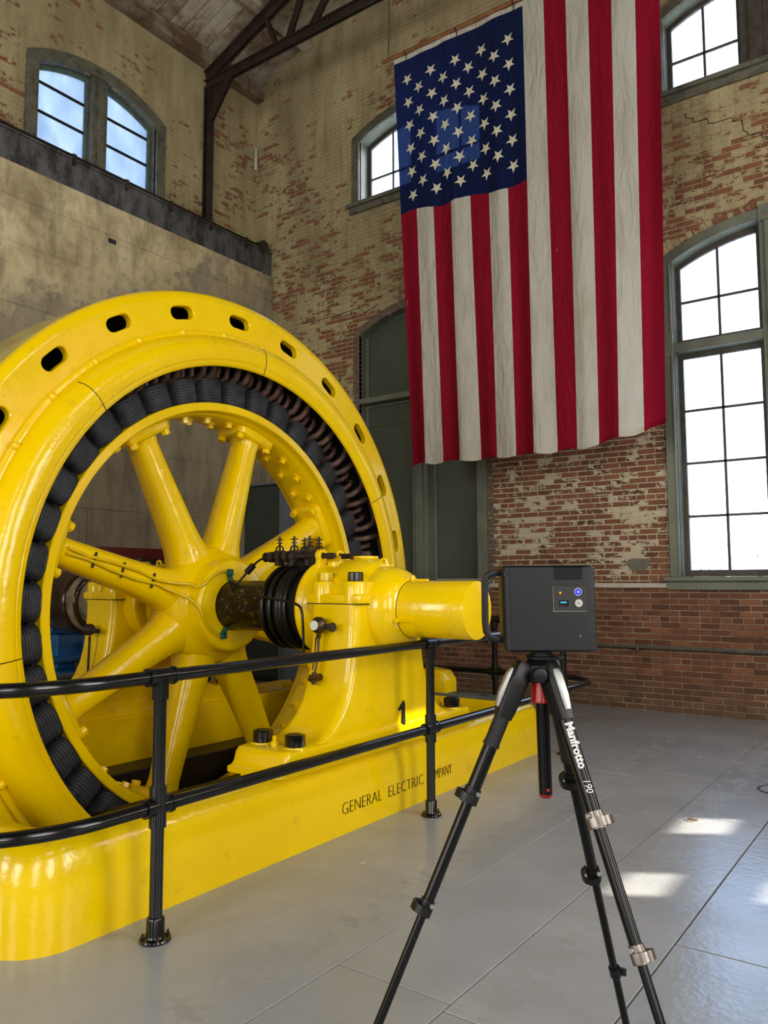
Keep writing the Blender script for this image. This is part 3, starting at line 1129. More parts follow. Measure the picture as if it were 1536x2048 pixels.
TG, TA = M['trim_green'], M['trim_aged']
window('window_1', 'tall arched window with clear panes right of the flag', WB[1], to_back, 0.115, 0.21, (4.10, 4.20), ((2, 4), (2, [4.72])), M['sash'], TG, TG, M['glass'], corner_block=True)
window('window_2', 'tall arched opening boarded with dark green panels behind the flag', WB[0], to_back, 0.0, 0.25, (4.10, 4.18), ((2, 4), (2, 2)), M['sash'], M['trim_green'], M['trim_green'], M['glass'], board=M['board_green'], sill=True)
window('window_3', 'small arched upper window half hidden by the flag canton', WB[2], to_back, 0.14, 0.24, None, ((2, [7.66]),), M['sash'], TA, TG, M['glass'], reveal=0.30, glass_w=0.24)
window('window_4', 'arched upper window right of the flag, near the top corner', WB[3], to_back, 0.12, 0.33, None, ((2, [7.70]),), M['sash'], TA, TG, M['glass'], mul_mat=M['sash'], reveal=0.30, glass_w=0.2)
window('window_5', 'arched two-light window with frosted panes high in the left wall', WL[0], to_left, 0.16, 0.23, None, ((1, [7.62, 8.02]),), M['sash_teal'], TA, TA, M['glass_frosted'], sill=False, bars=0.035, bar_mat=M['iron_bar'], reveal=0.22, glass_w=0.14)

# whitewashed ledge above the dado and the conduit pipe below it
m = MB()
for x0, x1 in ((-8.80, -7.2), (-7.195, -4.9), (-4.895, -2.4), (-2.395, -1.2), (-1.195, 0.6)):
    m.lim(x0, x1, YB - 0.035, YB + 0.02, 1.393, 1.448)
tr1 = m.build('trim_1', M['ledge'], None, smooth=0, bevel=0.006)
tag(tr1, 'thin whitewashed ledge running along the back wall under the windows', 'ledge', kind='structure')
pp = thing('wall_pipe', 'thin grey pipe clamped along the brick dado', 'pipe', (-4.0, YB - 0.05, 0.72))
MB().tube([(-8.7, YB - 0.045, 0.725), (-4, YB - 0.045, 0.72), (0.6, YB - 0.045, 0.715)], 0.021, 10).build('tube', M['pipe_grey'], pp)
for x in (-6.8, -4.9, -2.98, -1.1):
    m = MB()
    m.lim(x - 0.012, x + 0.012, YB - 0.07, YB + 0.0, 0.67, 0.735)
    m.build('clamp', M['pipe_grey'], pp, smooth=0, bevel=0.003, seg=1)
m = MB()
pts = [(-2.736 + 0.135 * math.cos(t) * (1 + 0.12 * math.sin(3 * t)), YB - 0.006, 1.665 + 0.082 * math.sin(t) * (1 + 0.15 * math.cos(2 * t))) for t in np.linspace(0, 2 * PI, 22, endpoint=False)]
pts = [(x - 0.22, y, z) for x, y, z in pts]
m.prism(pts, (0, 0.012, 0))
m.build('mortar_patch', plain('grey_mortar_patch', (118, 112, 100), 0.9), wall_back, smooth=0)

CRACKS = [[(-2.248, 6.91), (-2.237, 6.853), (-2.167, 6.833), (-2.148, 6.774), (-2.005, 6.765), (-1.995, 6.705), (-1.927, 6.686), (-1.743, 6.686), (-1.733, 6.635), (-1.639, 6.616), (-1.632, 6.494), (-1.589, 6.452), (-1.582, 6.422), (-1.447, 6.402), (-1.442, 6.342), (-1.387, 6.336)],
          [(-8.231, 5.564), (-7.815, 5.547), (-7.484, 5.552), (-7.057, 5.578), (-6.935, 5.482), (-6.685, 5.557)]]
# old cracks that step along the joints
for cr in CRACKS:
    m = MB()
    m.tube([(x, YB - 0.0045, z) for x, z in cr], 0.0045, 5)
    m.build('wall_crack', M['oil_black'], wall_back)

# ---- rear and right walls, behind the viewer; the right one has small openings added to throw the sun patches
mb = MB()
mb.lim(XU - 0.2, XR + 0.2, YREAR - 0.25, YREAR, -0.05, 13)
tag(mb.build('wall_rear', M['plaster'], None, smooth=0), 'plastered rear wall behind the viewpoint', 'wall', kind='structure')
mb = MB()
mb.lim(XU - 0.25, XU - 0.0, YREAR, 3.0, 6.46, 9.9)
tag(mb.build('wall_left_near', M['plaster'], None, smooth=0), 'upper left wall nearer the viewpoint', 'wall', kind='structure')
mb = MB()
mb.lim(0.6, XR + 0.2, YB, YB + 0.3, -0.05, 12.8)
tag(mb.build('wall_back_right', M['plaster'], None, smooth=0), 'plastered right stretch of the back wall outside the view', 'wall', kind='structure')


def sun_hole(x, y, z, dy, dzp):
    t = (XR - x) / 0.855
    return (y + 0.519 * t - dy / 2, y + 0.519 * t + dy / 2, z + SUN_T * t - dzp / 2, z + SUN_T * t + dzp / 2)


holes = [sun_hole(-1.31, 5.13, 0, 0.38, 0.22), sun_hole(-1.32, 4.00, 0, 0.36, 0.18), sun_hole(-0.70, 4.30, 0, 0.34, 0.20), sun_hole(-3.0, 4.70, 0.535, 0.64, 0.15)]
ys = sorted({YREAR - 0.1, YB + 0.1} | {h[0] for h in holes} | {h[1] for h in holes})
zs_ = sorted({-0.05, 11.0} | {h[2] for h in holes} | {h[3] for h in holes})
mb = MB()
for i in range(len(ys) - 1):
    for j in range(len(zs_) - 1):
        ym, zm = (ys[i] + ys[i + 1]) / 2, (zs_[j] + zs_[j + 1]) / 2
        if any(h[0] < ym < h[1] and h[2] < zm < h[3] for h in holes):
            continue
        mb.lim(XR, XR + 0.04, ys[i], ys[i + 1], zs_[j], zs_[j + 1])
tag(mb.build('wall_right', M['plaster'], None, smooth=0), 'plastered right wall with small openings added for the sun patches, outside the view', 'wall', kind='structure')

# ------------------------------------------------------------------ floor: painted slabs and trench covers with open joints
PX0, PX1, PY0, PY1 = -5.86, -3.16, 1.90, 6.50          # machine pit
mb = MB()
for x0, x1, y0, y1 in ((XL - 0.1, PX0, YREAR, YB + 0.1), (PX1, XR + 0.1, YREAR, YB + 0.1), (PX0, PX1, YREAR, PY0), (PX0, PX1, PY1, YB + 0.1)):
    mb.lim(x0, x1, y0, y1, -0.25, -0.016)
floor = mb.build('floor', M['joint'], None, smooth=0)
tag(floor, 'grey painted concrete floor of slabs and trench covers', 'floor', kind='structure')
mb = MB()
mb.lim(PX0, PX1, PY0, PY1, -1.35, -1.30)
mb.lim(PX0 - 0.02, PX0, PY0, PY1, -1.35, -0.25)
mb.lim(PX1, PX1 + 0.02, PY0, PY1, -1.35, -0.25)
mb.lim(PX0, PX1, PY0 - 0.02, PY0, -1.35, -0.25)
mb.lim(PX0, PX1, PY1, PY1 + 0.02, -1.35, -0.25)
mb.build('machine_pit', M['oil_black'], floor, smooth=0)


def slabs(name, x0, x1, ys_, g=0.0025, dz=0.0):
    for a, b in zip(ys_[:-1], ys_[1:]):
        m = MB()
        m.lim(x0 + g, x1 - g, a + g, b - g, -0.03, dz - random.random() * 0.0015)
        m.build(name, M['floor'], floor, smooth=0, bevel=0.002, seg=1)


slabs('floor_slab', PX1, -2.015, [YREAR, -4.57, -1.9, 0.77, 3.43, 6.12, YB])
slabs('trench_cover', -2.015, -1.51, [YREAR, -2.6, -1.32, -0.05, 1.23, 2.505, 3.78, 5.06, 6.34, 7.76, YB], 0.0025)
slabs('floor_slab', -1.51, -1.0, [YREAR, -1.3, 1.4, 2.45, 5.30, 7.8, YB], 0.003)
slabs('floor_slab', -1.0, 1.7, [YREAR, -2.2, 0.6, 3.43, 6.2, YB], 0.004)
slabs('floor_slab', 1.7, XR, [YREAR, -2.2, 0.6, 3.43, 6.2, YB], 0.004)
slabs('floor_slab', PX0, PX1, [PY1, YB])
slabs('floor_slab', PX0, PX1, [YREAR, -3, -0.5, PY0])
slabs('floor_slab', XL, PX0, [YREAR, -3, 0.0, 3.0, 6.0, YB])
dr = thing('floor_drain', 'round dark-rimmed drain cover at the right edge of the floor', 'drain cover', (-1.06, 6.28, 0.0))
m = MB()
m.lathe([(0.150, -0.01), (0.150, 0.004), (0.135, 0.004), (0.135, -0.01)], (-1.06, 6.28, 0.0), (0, 0, 1), 40, closed=True)
m.build('rim', M['oil_black'], dr)
MB().cyl((-1.06, 6.28, -0.012), (-1.06, 6.28, 0.002), 0.132, n=40).build('lid', M['floor'], dr)
fc = thing('floor_plug', 'small brown metal cap set in the floor by the sun patch', 'floor plug', (-1.385, 5.21, 0.0))
m = MB()
m.cyl((-1.385, 5.21, -0.01), (-1.385, 5.21, 0.004), 0.055, 0.05, n=20)
m.build('plate', M['floor'], fc)
MB().lim(-1.41, -1.35, 5.185, 5.225, 0.003, 0.010).build('slot', M['stone'], fc, bevel=0.004)

# ---- outdoors: an unseen wall added to block sun from the back windows, the yard, a bush, a lean-to prop
mb = MB()
mb.lim(0.75, 1.2, YB + 0.35, 17.5, -0.2, 15.5)
tag(mb.build('outdoor_sun_block', M['ext_white'], None, smooth=0), 'unseen pale wall added outside to block sun from the back windows', 'sun blocker')
mb = MB()
mb.lim(-60, 60, YB + 0.35, 120, -0.5, -0.2)
mb.lim(-120, XU - 0.6, -60, YB + 0.35, -0.5, -0.2)
tag(mb.build('yard_ground', M['ext_ground'], None, smooth=0), 'pale gravel yard outside the windows', 'ground', kind='structure')

# ================================================================== THE GENERATOR
YS, ZS = 4.29, 1.30
YM = M['yellow']


def P3(X, ang, r):
    a = math.radians(ang)
    return Vector((X, YS + r * math.cos(a), ZS + r * math.sin(a)))


def hexbolt(name, p, d, r, h, mat, parent, washer=0.0, cap=None):
    d = Vector(d).normalized()
    m = MB()
    p = Vector(p)
    if washer:
        m.cyl(p, p + d * h * 0.14, r * washer, n=16)
    m.cyl(p + d * (h * 0.1 if washer else 0), p + d * h, r, n=6, rot=random.random())
    return m.build(name, mat, parent, smooth=30, bevel=r * 0.08, seg=1)


# ---------------- base frame
BZ = 0.425
gb = thing('generator_base', 'massive yellow cast base with raised maker lettering on its side', 'machine base', (-4.78, YS, 0))


def rrect(x0, x1, y0, y1, r, z, n=18):
    out = []
    for cx, cy, a0 in ((x1 - r, y1 - r, 0), (x0 + r, y1 - r, 90), (x0 + r, y0 + r, 180), (x1 - r, y0 + r, 270)):
        out += arc((cx, cy), r, a0, a0 + 90, n, 'xy', z)
    return out


def frame_ring(name, o, i, zprof, parent, ri=0.12, ro=0.24):
    """hollow frame; zprof: outer (inset, z) from floor to top"""
    m = MB()
    rings = []
    for ins, z in zprof:
        rings.append(rrect(o[0] + ins, o[1] - ins, o[2] + ins, o[3] - ins, ro - ins * 0.5, z))
    rings.append(rrect(i[0] - 0.02, i[1] + 0.02, i[2] - 0.02, i[3] + 0.02, ri + 0.02, BZ))
    rings.append(rrect(i[0], i[1], i[2], i[3], ri, BZ - 0.02))
    rings.append(rrect(i[0], i[1], i[2], i[3], ri, -0.25))
    m.loft(rings, caps=False)
    return m.build(name, YM, parent, smooth=50)


BO = (-6.02, -2.98, 1.74, 6.67)
BI = (-5.78, -3.215, 1.99, 6.32)
frame_ring('bed_frame', BO, BI, [(0.0, -0.01), (0.0, 0.17), (0.002, 0.21), (0.006, 0.25), (0.013, 0.29), (0.022, 0.33), (0.033, 0.365), (0.047, 0.395), (0.066, 0.415), (0.09, BZ)], gb)
# bearing pads inside the long beams
for s in (-1, 1):
    xa, xb = (-3.40, -3.20) if s > 0 else (-5.95, -5.46)
    m = MB()
    m.lim(xa, xb, YS - 0.98, YS + 0.98, -0.25, BZ - 0.012)
    m.build('bearing_pad', YM, gb, smooth=30, bevel=0.02)
# slotted end strip
m = MB()
m.lim(-5.75, -3.30, 6.335, 6.52, BZ, BZ + 0.022)
m.build('end_strip', M['cab_grey'], gb, smooth=0, bevel=0.004)
for x in (-5.3, -4.85, -4.05, -3.78, -3.5):
    MB().cyl((x - 0.0, 6.43, BZ + 0.015), (x, 6.43, BZ + 0.0245), 0.035, n=14).build('strip_hole', M['oil_black'], gb)
# oily black cross members seen through the wheel
m = MB()
m.lim(-4.42, -4.10, 2.2, 6.2, -0.25, 0.05)
m.lim(-4.42, -3.76, 3.0, 3.12, -0.25, 0.02)
m.build('pit_beam', M['oil_black'], gb, smooth=0, bevel=0.01)
m = MB()
m.lim(-5.38, -5.10, 2.1, 6.3, -0.25, 0.06)
m.build('pit_beam', M['oil_black'], gb, smooth=0, bevel=0.01)
m = MB()
m.lim(-5.50, -5.39, 2.05, 6.25, 0.02, 0.415)
m.build('splash_panel', YM, gb, smooth=0, bevel=0.015)
# lug by the far end
m = MB()
m.prism([(-4.15, 6.36, BZ), (-3.86, 6.36, BZ), (-3.86, 6.36, 0.56), (-3.92, 6.36, 0.64), (-4.10, 6.36, 0.66), (-4.15, 6.36, 0.62)], (0, 0.22, 0))
m.build('end_lug', YM, gb, smooth=40, bevel=0.02)


def text_mesh(name, body, size, depth, mat, parent, origin, xdir, ydir, sx=1.0, offset=0.0, align='LEFT', shear=0.0):
    cu = bpy.data.curves.new(name, 'FONT')
    cu.body = body
    cu.size = size
    cu.extrude = depth
    cu.offset = offset
    cu.align_x = align
    cu.shear = shear
    cu.resolution_u = 3
    tmp = bpy.data.objects.new(name + '_src', cu)
    COL.objects.link(tmp)
    dg = bpy.context.evaluated_depsgraph_get()
    me = bpy.data.meshes.new_from_object(tmp.evaluated_get(dg))
    bpy.data.objects.remove(tmp)
    x, y = Vector(xdir).normalized(), Vector(ydir).normalized()
    z = x.cross(y)
    o = Vector(origin) - wloc(parent)
    mt = Matrix(((x.x * sx, y.x, z.x, o.x), (x.y * sx, y.y, z.y, o.y), (x.z * sx, y.z, z.z, o.z), (0, 0, 0, 1)))
    me.transform(mt)
    me.materials.clear()
    me.materials.append(mat)
    return place(name, me, parent)


for word, ya, yb in (('GENERAL', 3.735, 4.130), ('ELECTRIC', 4.205, 4.610), ('COMPANY.', 4.655, 4.995)):
    bt = text_mesh('maker_lettering', word, 0.1, 0.004, M['ink_black'], gb, (-2.9795, ya, 0.112), (0, 1, 0), (-0.012, 0, 1), 1.0, -0.0030)
    ysv = [v.co.y for v in bt.data.vertices]
    y_lo, y_hi = min(ysv), max(ysv)
    for v in bt.data.vertices:
        v.co.y = (ya - YS) + (v.co.y - y_lo) / (y_hi - y_lo) * (yb - ya)
        v.co.z = 0.112 + (v.co.z - 0.112) * 1.02
    bt['label'] = 'thin black capital letters reading ' + word.strip('.')

# ---------------- stator
sg = thing('stator', 'huge yellow stator ring with oblong ventilation slots around its flange', 'stator', (-4.78, YS, BZ))
XF = -4.46
NSEC = 24


def slot_plate(X, r0, r1, rc, hl, hr, thick, parent, name):
    """annular plate with obround holes, one quad fan per 15 degree sector"""
    m = MB()
    K = 40
    half = PI / NSEC
    for sct in range(NSEC):
        ac = math.radians(sct * 15.0)
        inner, outer = [], []
        L = half * rc
        corners = sorted(math.atan2(y, x) % (2 * PI) for x, y in ((L, r1 - rc), (-L, r1 - rc), (-L, r0 - rc), (L, r0 - rc)))
        angs = list(corners)
        for q in range(4):
            a, b = corners[q], corners[(q + 1) % 4] + (2 * PI if q == 3 else 0)
            for j in range(1, 10):
                angs.append((a + (b - a) * j / 10) % (2 * PI))
        angs.sort()
        for t in angs:
            c, s_ = math.cos(t), math.sin(t)
            k = 1e9
            if abs(c) > 1e-9:
                k = min(k, L / abs(c))
            if s_ > 1e-9:
                k = min(k, (r1 - rc) / s_)
            if s_ < -1e-9:
                k = min(k, (rc - r0) / -s_)
            outer.append((c * k, s_ * k))
            f = hl - hr                                     # obround: two half discs and a bar
            lo, hi = 0.0, hl + 0.01
            for _ in range(30):
                md = (lo + hi) / 2
                x, y = c * md, s_ * md
                d = math.hypot(max(abs(x) - f, 0), y)
                if d < hr:
                    lo = md
                else:
                    hi = md
            inner.append((c * lo, s_ * lo))
        n = len(angs)
        cv = lambda q, X_: Vector((X_, YS + (rc + q[1]) * math.cos(ac + q[0] / rc), ZS + (rc + q[1]) * math.sin(ac + q[0] / rc)))
        ch = 0.008
        inn2 = [(x * (1 + ch / max(math.hypot(x, y), 1e-6)), y * (1 + ch / max(math.hypot(x, y), 1e-6))) for x, y in inner]
        vs = [cv(q, X) for q in outer] + [cv(q, X) for q in inn2] + [cv(q, X - ch) for q in inner] + [cv(q, X - thick) for q in inner]
        fs = []
        for lay in range(3):
            for i in range(n):
                j = (i + 1) % n
                fs.append((lay * n + i, lay * n + j, (lay + 1) * n + j, (lay + 1) * n + i))
        m.add(vs, fs)
    me = m.mesh(name, YM, 0, off=wloc(parent), recalc=False)
    bm = bmesh.new()
    bm.from_mesh(me)
    bmesh.ops.remove_doubles(bm, verts=bm.verts, dist=0.0005)
    bmesh.ops.recalc_face_normals(bm, faces=bm.faces)
    bm.to_mesh(me)
    bm.free()
    me.shade_smooth()
    me.set_sharp_from_angle(angle=math.radians(32))
    return place(name, me, parent)


slot_plate(XF, 2.078, 2.315, 2.212, 0.105, 0.048, 0.06, sg, 'slotted_flange')
SO = (0, YS, ZS)
AX = (1, 0, 0)
# shell: rounded front edge, barrel, back flange
m = MB()
m.lathe([(2.315, XF), (2.345, XF - 0.006), (2.368, XF - 0.022), (2.38, XF - 0.05), (2.379, XF - 0.09)], SO, AX, 180)
m.build('front_rim', YM, sg, smooth=50)
m = MB()
m.lathe([(2.379, XF - 0.09), (2.378, -5.06), (2.36, -5.10), (2.08, -5.10), (2.08, -5.04), (2.32, -5.04), (2.32, XF - 0.07), (2.31, XF - 0.06)], SO, AX, 180)
m.build('outer_shell', M['yellow_dustcoat'], sg, smooth=50)
# thin band under the rivets and the big rounded bead
m = MB()
m.lathe([(2.082, XF - 0.05), (2.084, XF + 0.020), (2.077, XF + 0.026), (2.030, XF + 0.027), (2.02, XF - 0.02)], SO, AX, 180)
m.build('rivet_band', YM, sg, smooth=50)
m = MB()
m.lathe([(2.046, XF - 0.05), (2.045, -4.425), (2.036, -4.385), (2.016, -4.345), (1.985, -4.316), (1.945, -4.300), (1.90, -4.296), (1.862, -4.302), (1.845, -4.308), (1.842, -4.312), (1.838, -4.309), (1.812, -4.316), (1.803, -4.324), (1.801, -4.340), (1.815, -4.350), (1.87, -4.335), (1.93, -4.335), (1.985, -4.365), (2.02, -4.41), (2.046, -4.50)], SO, AX, 200)
m.build('front_bead', YM, sg, smooth=50)
m = MB()
m.lathe([(2.046, -5.09), (2.03, -5.2), (1.95, -5.26), (1.86, -5.25), (1.80, -5.23), (1.80, -5.14), (1.86, -5.06), (2.06, -5.0)], SO, AX, 120)
m.build('rear_bead', YM, sg, smooth=50)
riv = MB()
riv.lathe([(0.027, 0.0), (0.027, 0.012), (0.022, 0.020), (0.010, 0.024), (0.0005, 0.0245)], (0, 0, 0), AX, 12)
rme = riv.mesh('rivet', YM, 40)
for k in range(32):
    a = 95.4 + 11.25 * k
    p = P3(XF + 0.024, a, 2.062)
    if p.z > -0.1:
        place('rivet', rme, sg, p)
# seams between the cast quarters of the bead
for a in (135.5, 86.0, 30.0, -172.0):
    m = MB()
    pts = [P3(x + 0.0015, a, r) for r, x in ((2.036, -4.385), (2.016, -4.345), (1.985, -4.316), (1.945, -4.300), (1.90, -4.296), (1.862, -4.302), (1.812, -4.316), (1.803, -4.324))]
    m.tube(pts, 0.0028, 5)
    m.build('casting_seam', M['ink_black'], sg)
# dark laminated core and hairpin end turns
m = MB()
m.lathe([(2.31, -4.93), (2.10, -4.93), (2.08, -4.56), (2.06, -4.60), (2.0, -4.64), (1.80, -4.68), (1.775, -4.67), (1.775, -4.90), (1.80, -4.92), (2.04, -4.98), (2.31, -4.98)], SO, AX, 120)
m.build('core', M['coil_dark'], sg, smooth=40)
lm = MB()
# one hairpin: out of the core at two places, turned over outwards
path = [(-0.10, -0.125, -0.10), (0.03, -0.125, -0.06), (0.06, -0.125, 0.0), (0.07, -0.122, 0.07), (0.07, -0.105, 0.108), (0.07, -0.075, 0.122), (0.07, 0.075, 0.122), (0.07, 0.105, 0.108), (0.07, 0.122, 0.07), (0.06, 0.125, 0.0), (0.03, 0.125, -0.06), (-0.10, 0.125, -0.10)]
lm.tube(path, 0.026, 8)
for dy in (-0.045, 0.045):
    lm.tube([(-0.10, dy, -0.09), (0.0, dy, -0.06), (0.02, dy, 0.0), (0.0, dy, 0.05), (-0.06, dy, 0.07)], 0.020, 7)
lme = lm.mesh('end_turn', M['copper'], 50)
for k in range(32):
    a = 60.0 + 11.25 * k
    o = place('end_turn', lme, sg, P3(-4.535, a, 1.83))
    o.rotation_euler = (math.radians(a - 90), 0, 0)

# ---------------- rotor
rg = thing('rotor', 'yellow spoked generator rotor wheel ringed with black pole coils on its shaft', 'rotor', (-4.78, YS, BZ))
m = MB()
m.lathe([(1.56, -4.56), (1.56, -4.535), (1.553, -4.528), (1.502, -4.528), (1.495, -4.535), (1.492, -4.60), (1.484, -4.61), (1.470, -4.63), (1.470, -4.95), (1.49, -4.97), (1.495, -5.03), (1.56, -5.03), (1.56, -4.56)], SO, AX, 180)
m.build('rim', YM, rg, smooth=40)
# rim bolts on the inner face
rb = MB()
rb.cyl((0, 0, 0.0), (0, 0, -0.045), 0.030, n=6)
rb.cyl((0, 0, 0.0), (0, 0, -0.012), 0.040, n=12)
rbm = rb.mesh('rim_bolt', YM, 30)
for k in range(40):
    a = 92.6 + 9.0 * k + 2.2
    d = (a - 28.5) % 45
    if d < 8 or d > 37:
        continue
    for X in (-4.72, -4.87):
        o = place('rim_bolt', rbm, rg, P3(X, a + (1.2 if X < -4.8 else -1.2), 1.471))
        o.rotation_euler = (math.radians(a - 90), 0, 0)
# hub and spokes as one casting
HX = -4.80
m = MB()
m.lathe([(0.19, -4.485), (0.325, -4.48), (0.342, -4.488), (0.35, -4.51), (0.352, -4.58), (0.37, -4.615), (0.42, -4.65), (0.455, -4.70), (0.462, -4.80), (0.455, -4.90), (0.42, -4.95), (0.37, -4.985), (0.352, -5.02), (0.35, -5.09), (0.325, -5.11), (0.19, -5.11)], SO, AX, 72)
hub = m.build('hub', YM, rg, smooth=50)


def spoke_ring(ang, r, ha, hx, n=20, X=HX):
    a = math.radians(ang)
    er = Vector((0, math.cos(a), math.sin(a)))
    et = Vector((0, -math.sin(a), math.cos(a)))
    c = Vector((X, YS, ZS)) + er * r
    return [c + et * (ha * math.copysign(abs(math.cos(2 * PI * k / n)) ** 0.85, math.cos(2 * PI * k / n))) + Vector((hx * math.copysign(abs(math.sin(2 * PI * k / n)) ** 0.85, math.sin(2 * PI * k / n)), 0, 0)) for k in range(n)]


SP = [28.5 + 45 * k for k in range(8)]
for a in SP:
    m = MB()
    prof = [(0.36, 0.20, 0.165), (0.43, 0.172, 0.160), (0.48, 0.152, 0.152), (0.54, 0.140, 0.146), (0.64, 0.131, 0.140), (0.90, 0.118, 0.130), (1.16, 0.106, 0.120), (1.33, 0.101, 0.116), (1.385, 0.110, 0.120), (1.41, 0.130, 0.13)]
    m.loft([spoke_ring(a, r, ha, hx) for r, ha, hx in prof])
    sp = m.build('spoke', YM, rg, smooth=60)
    # foot plate bolted to the rim
    m = MB()
    ar = math.radians(a)
    er, et = Vector((0, math.cos(ar), math.sin(ar))), Vector((0, -math.sin(ar), math.cos(ar)))
    c0 = Vector((HX, YS, ZS))
    rings = []
    for r, ht, hx in ((1.395, 0.185, 0.135), (1.41, 0.20, 0.15), (1.455, 0.205, 0.155), (1.475, 0.205, 0.155)):
        R_ = []
        rr = 0.05
        for sx, sy, b0 in ((1, 1, 0), (-1, 1, 90), (-1, -1, 180), (1, -1, 270)):
            for q in range(4):
                t = math.radians(b0 + 30 * q)
                R_.append(c0 + er * r + et * (sx * (ht - rr) + rr * math.cos(t)) + Vector((sy * (hx - rr) + rr * math.sin(t), 0, 0)))
        rings.append(R_)
    m.loft(rings)
    m.build('spoke_foot', YM, sp, smooth=40)
    for st in (-1, 1):
        for sx in (-1, 1):
            p = c0 + er * 1.41 + et * st * 0.158 + Vector((sx * 0.108, 0, 0))
            hexbolt('foot_bolt', p, -er, 0.036, 0.05, YM, sp, 1.35)
# pole coils
cm = MB()
rings = []
for t, kx, ky in ((-0.012, 0.86, 0.86), (0.0, 0.97, 0.95), (0.03, 1.0, 1.0), (0.09, 1.0, 0.97), (0.15, 1.0, 1.0), (0.185, 0.97, 0.97), (0.198, 0.86, 0.88)):
    R_ = []
    hx, ht, rr = 0.265 * kx, 0.116 * ky, 0.07
    for sx, sy, b0 in ((1, 1, 0), (-1, 1, 90), (-1, -1, 180), (1, -1, 270)):
        for q in range(5):
            b = math.radians(b0 + 22.5 * q)
            R_.append(Vector((sx * (hx - rr) + rr * math.cos(b), sy * (ht - rr) + rr * math.sin(b), t)))
    rings.append(R_)
cm.loft(rings)
for j in range(9):                                            # turns of the winding
    z = 0.015 + j * 0.021
    R_ = []
    hx, ht, rr = 0.268, 0.1185, 0.07
    for sx, sy, b0 in ((1, 1, 0), (-1, 1, 90), (-1, -1, 180), (1, -1, 270)):
        for q in range(4):
            b = math.radians(b0 + 30 * q)
            R_.append((sx * (hx - rr) + rr * math.cos(b), sy * (ht - rr) + rr * math.sin(b), z))
    cm.tube(R_, 0.0028, 4, closed=True)
cme = cm.mesh('pole_coil', M['coil'], 40)
for k in range(40):
    a = 97.1 + 9.0 * k
    o = place('pole_coil', cme, rg, P3(-4.80, a, 1.562))
    o.rotation_euler = (math.radians(a - 90), 0, math.radians(4.0))
m = MB()
m.lathe([(1.555, -4.60), (1.60, -4.60), (1.60, -4.98), (1.555, -4.98)], SO, AX, 120)
m.build('rim_backing', M['coil_dark'], rg)
# shaft and slip rings
m = MB()
m.lathe([(0.001, -6.2), (0.185, -6.2), (0.186, -4.49), (0.186, -3.62), (0.16, -3.6)], SO, AX, 48)
m.build('shaft', M['shaft'], rg, smooth=40)
m = MB()
m.lathe([(0.186, -3.925), (0.27, -3.925), (0.27, -3.62), (0.186, -3.62)], SO, AX, 64)
m.build('slip_ring_sleeve', M['ring_black'], rg, smooth=40)
for X in (-3.915, -3.845, -3.775, -3.745, -3.705):
    m = MB()
    m.lathe([(0.27, -0.018), (0.294, -0.018), (0.30, -0.010), (0.302, 0.0), (0.30, 0.010), (0.294, 0.018), (0.27, 0.018)], (X, YS, ZS), AX, 64)
    m.build('slip_ring', M['ring_black'], rg, smooth=50)
# field cables on hub and spoke with their lugs
am = math.radians(163.5)
er, et = Vector((0, math.cos(am), math.sin(am))), Vector((0, -math.sin(am), math.cos(am)))
c0 = Vector((HX, YS, ZS))
for sgn, end in ((-1, 108), (1, 238)):
    pts = []
    for r in (1.36, 1.2, 1.0, 0.8, 0.62):
        hx_ = 0.122 + (1.36 - r) * 0.035
        pts.append(c0 + er * r + et * sgn * (0.022 + 0.012 * math.sin(r * 9)) + Vector((hx_ + 0.006, 0, 0)))
    pts.append(c0 + er * 0.50 + et * sgn * 0.03 + Vector((0.175, 0, 0)))
    pts.append(c0 + er * 0.40 + et * sgn * 0.05 + Vector((0.245, 0, 0)))
    pts.append(P3(-4.52, 158 if sgn < 0 else 176, 0.36))
    for q in range(6):
        t = q / 5
        a = (152 + (end - 152) * t) if sgn < 0 else (184 + (end - 184) * t)
        pts.append(P3(-4.472, a, 0.345 - 0.07 * t))
    m = MB()
    m.tube(pts, 0.012, 7)
    m.build('field_cable', M['yellow_dusty'], rg, smooth=60)
    pe = P3(-4.46, end, 0.262)
    m = MB()
    m.bar(pe, P3(-4.46, end, 0.195), 0.03, 0.03)
    m.bar(pe + Vector((0.0, 0, 0)), pe + Vector((0.03, 0, 0)), 0.045, 0.05)
    m.build('cable_lug', M['verdigris'], rg, smooth=0, bevel=0.004)
    for r in (1.15, 0.92, 0.66):
        c = c0 + er * r + Vector((0.125 + (1.36 - r) * 0.035, 0, 0))
        if sgn > 0:
            MB().bar(c + et * 0.055, c - et * 0.055, 0.012, 0.012).build('cable_clip', M['rusty'], rg, smooth=0)

# ---------------- bearing pedestal
PXC = -3.20


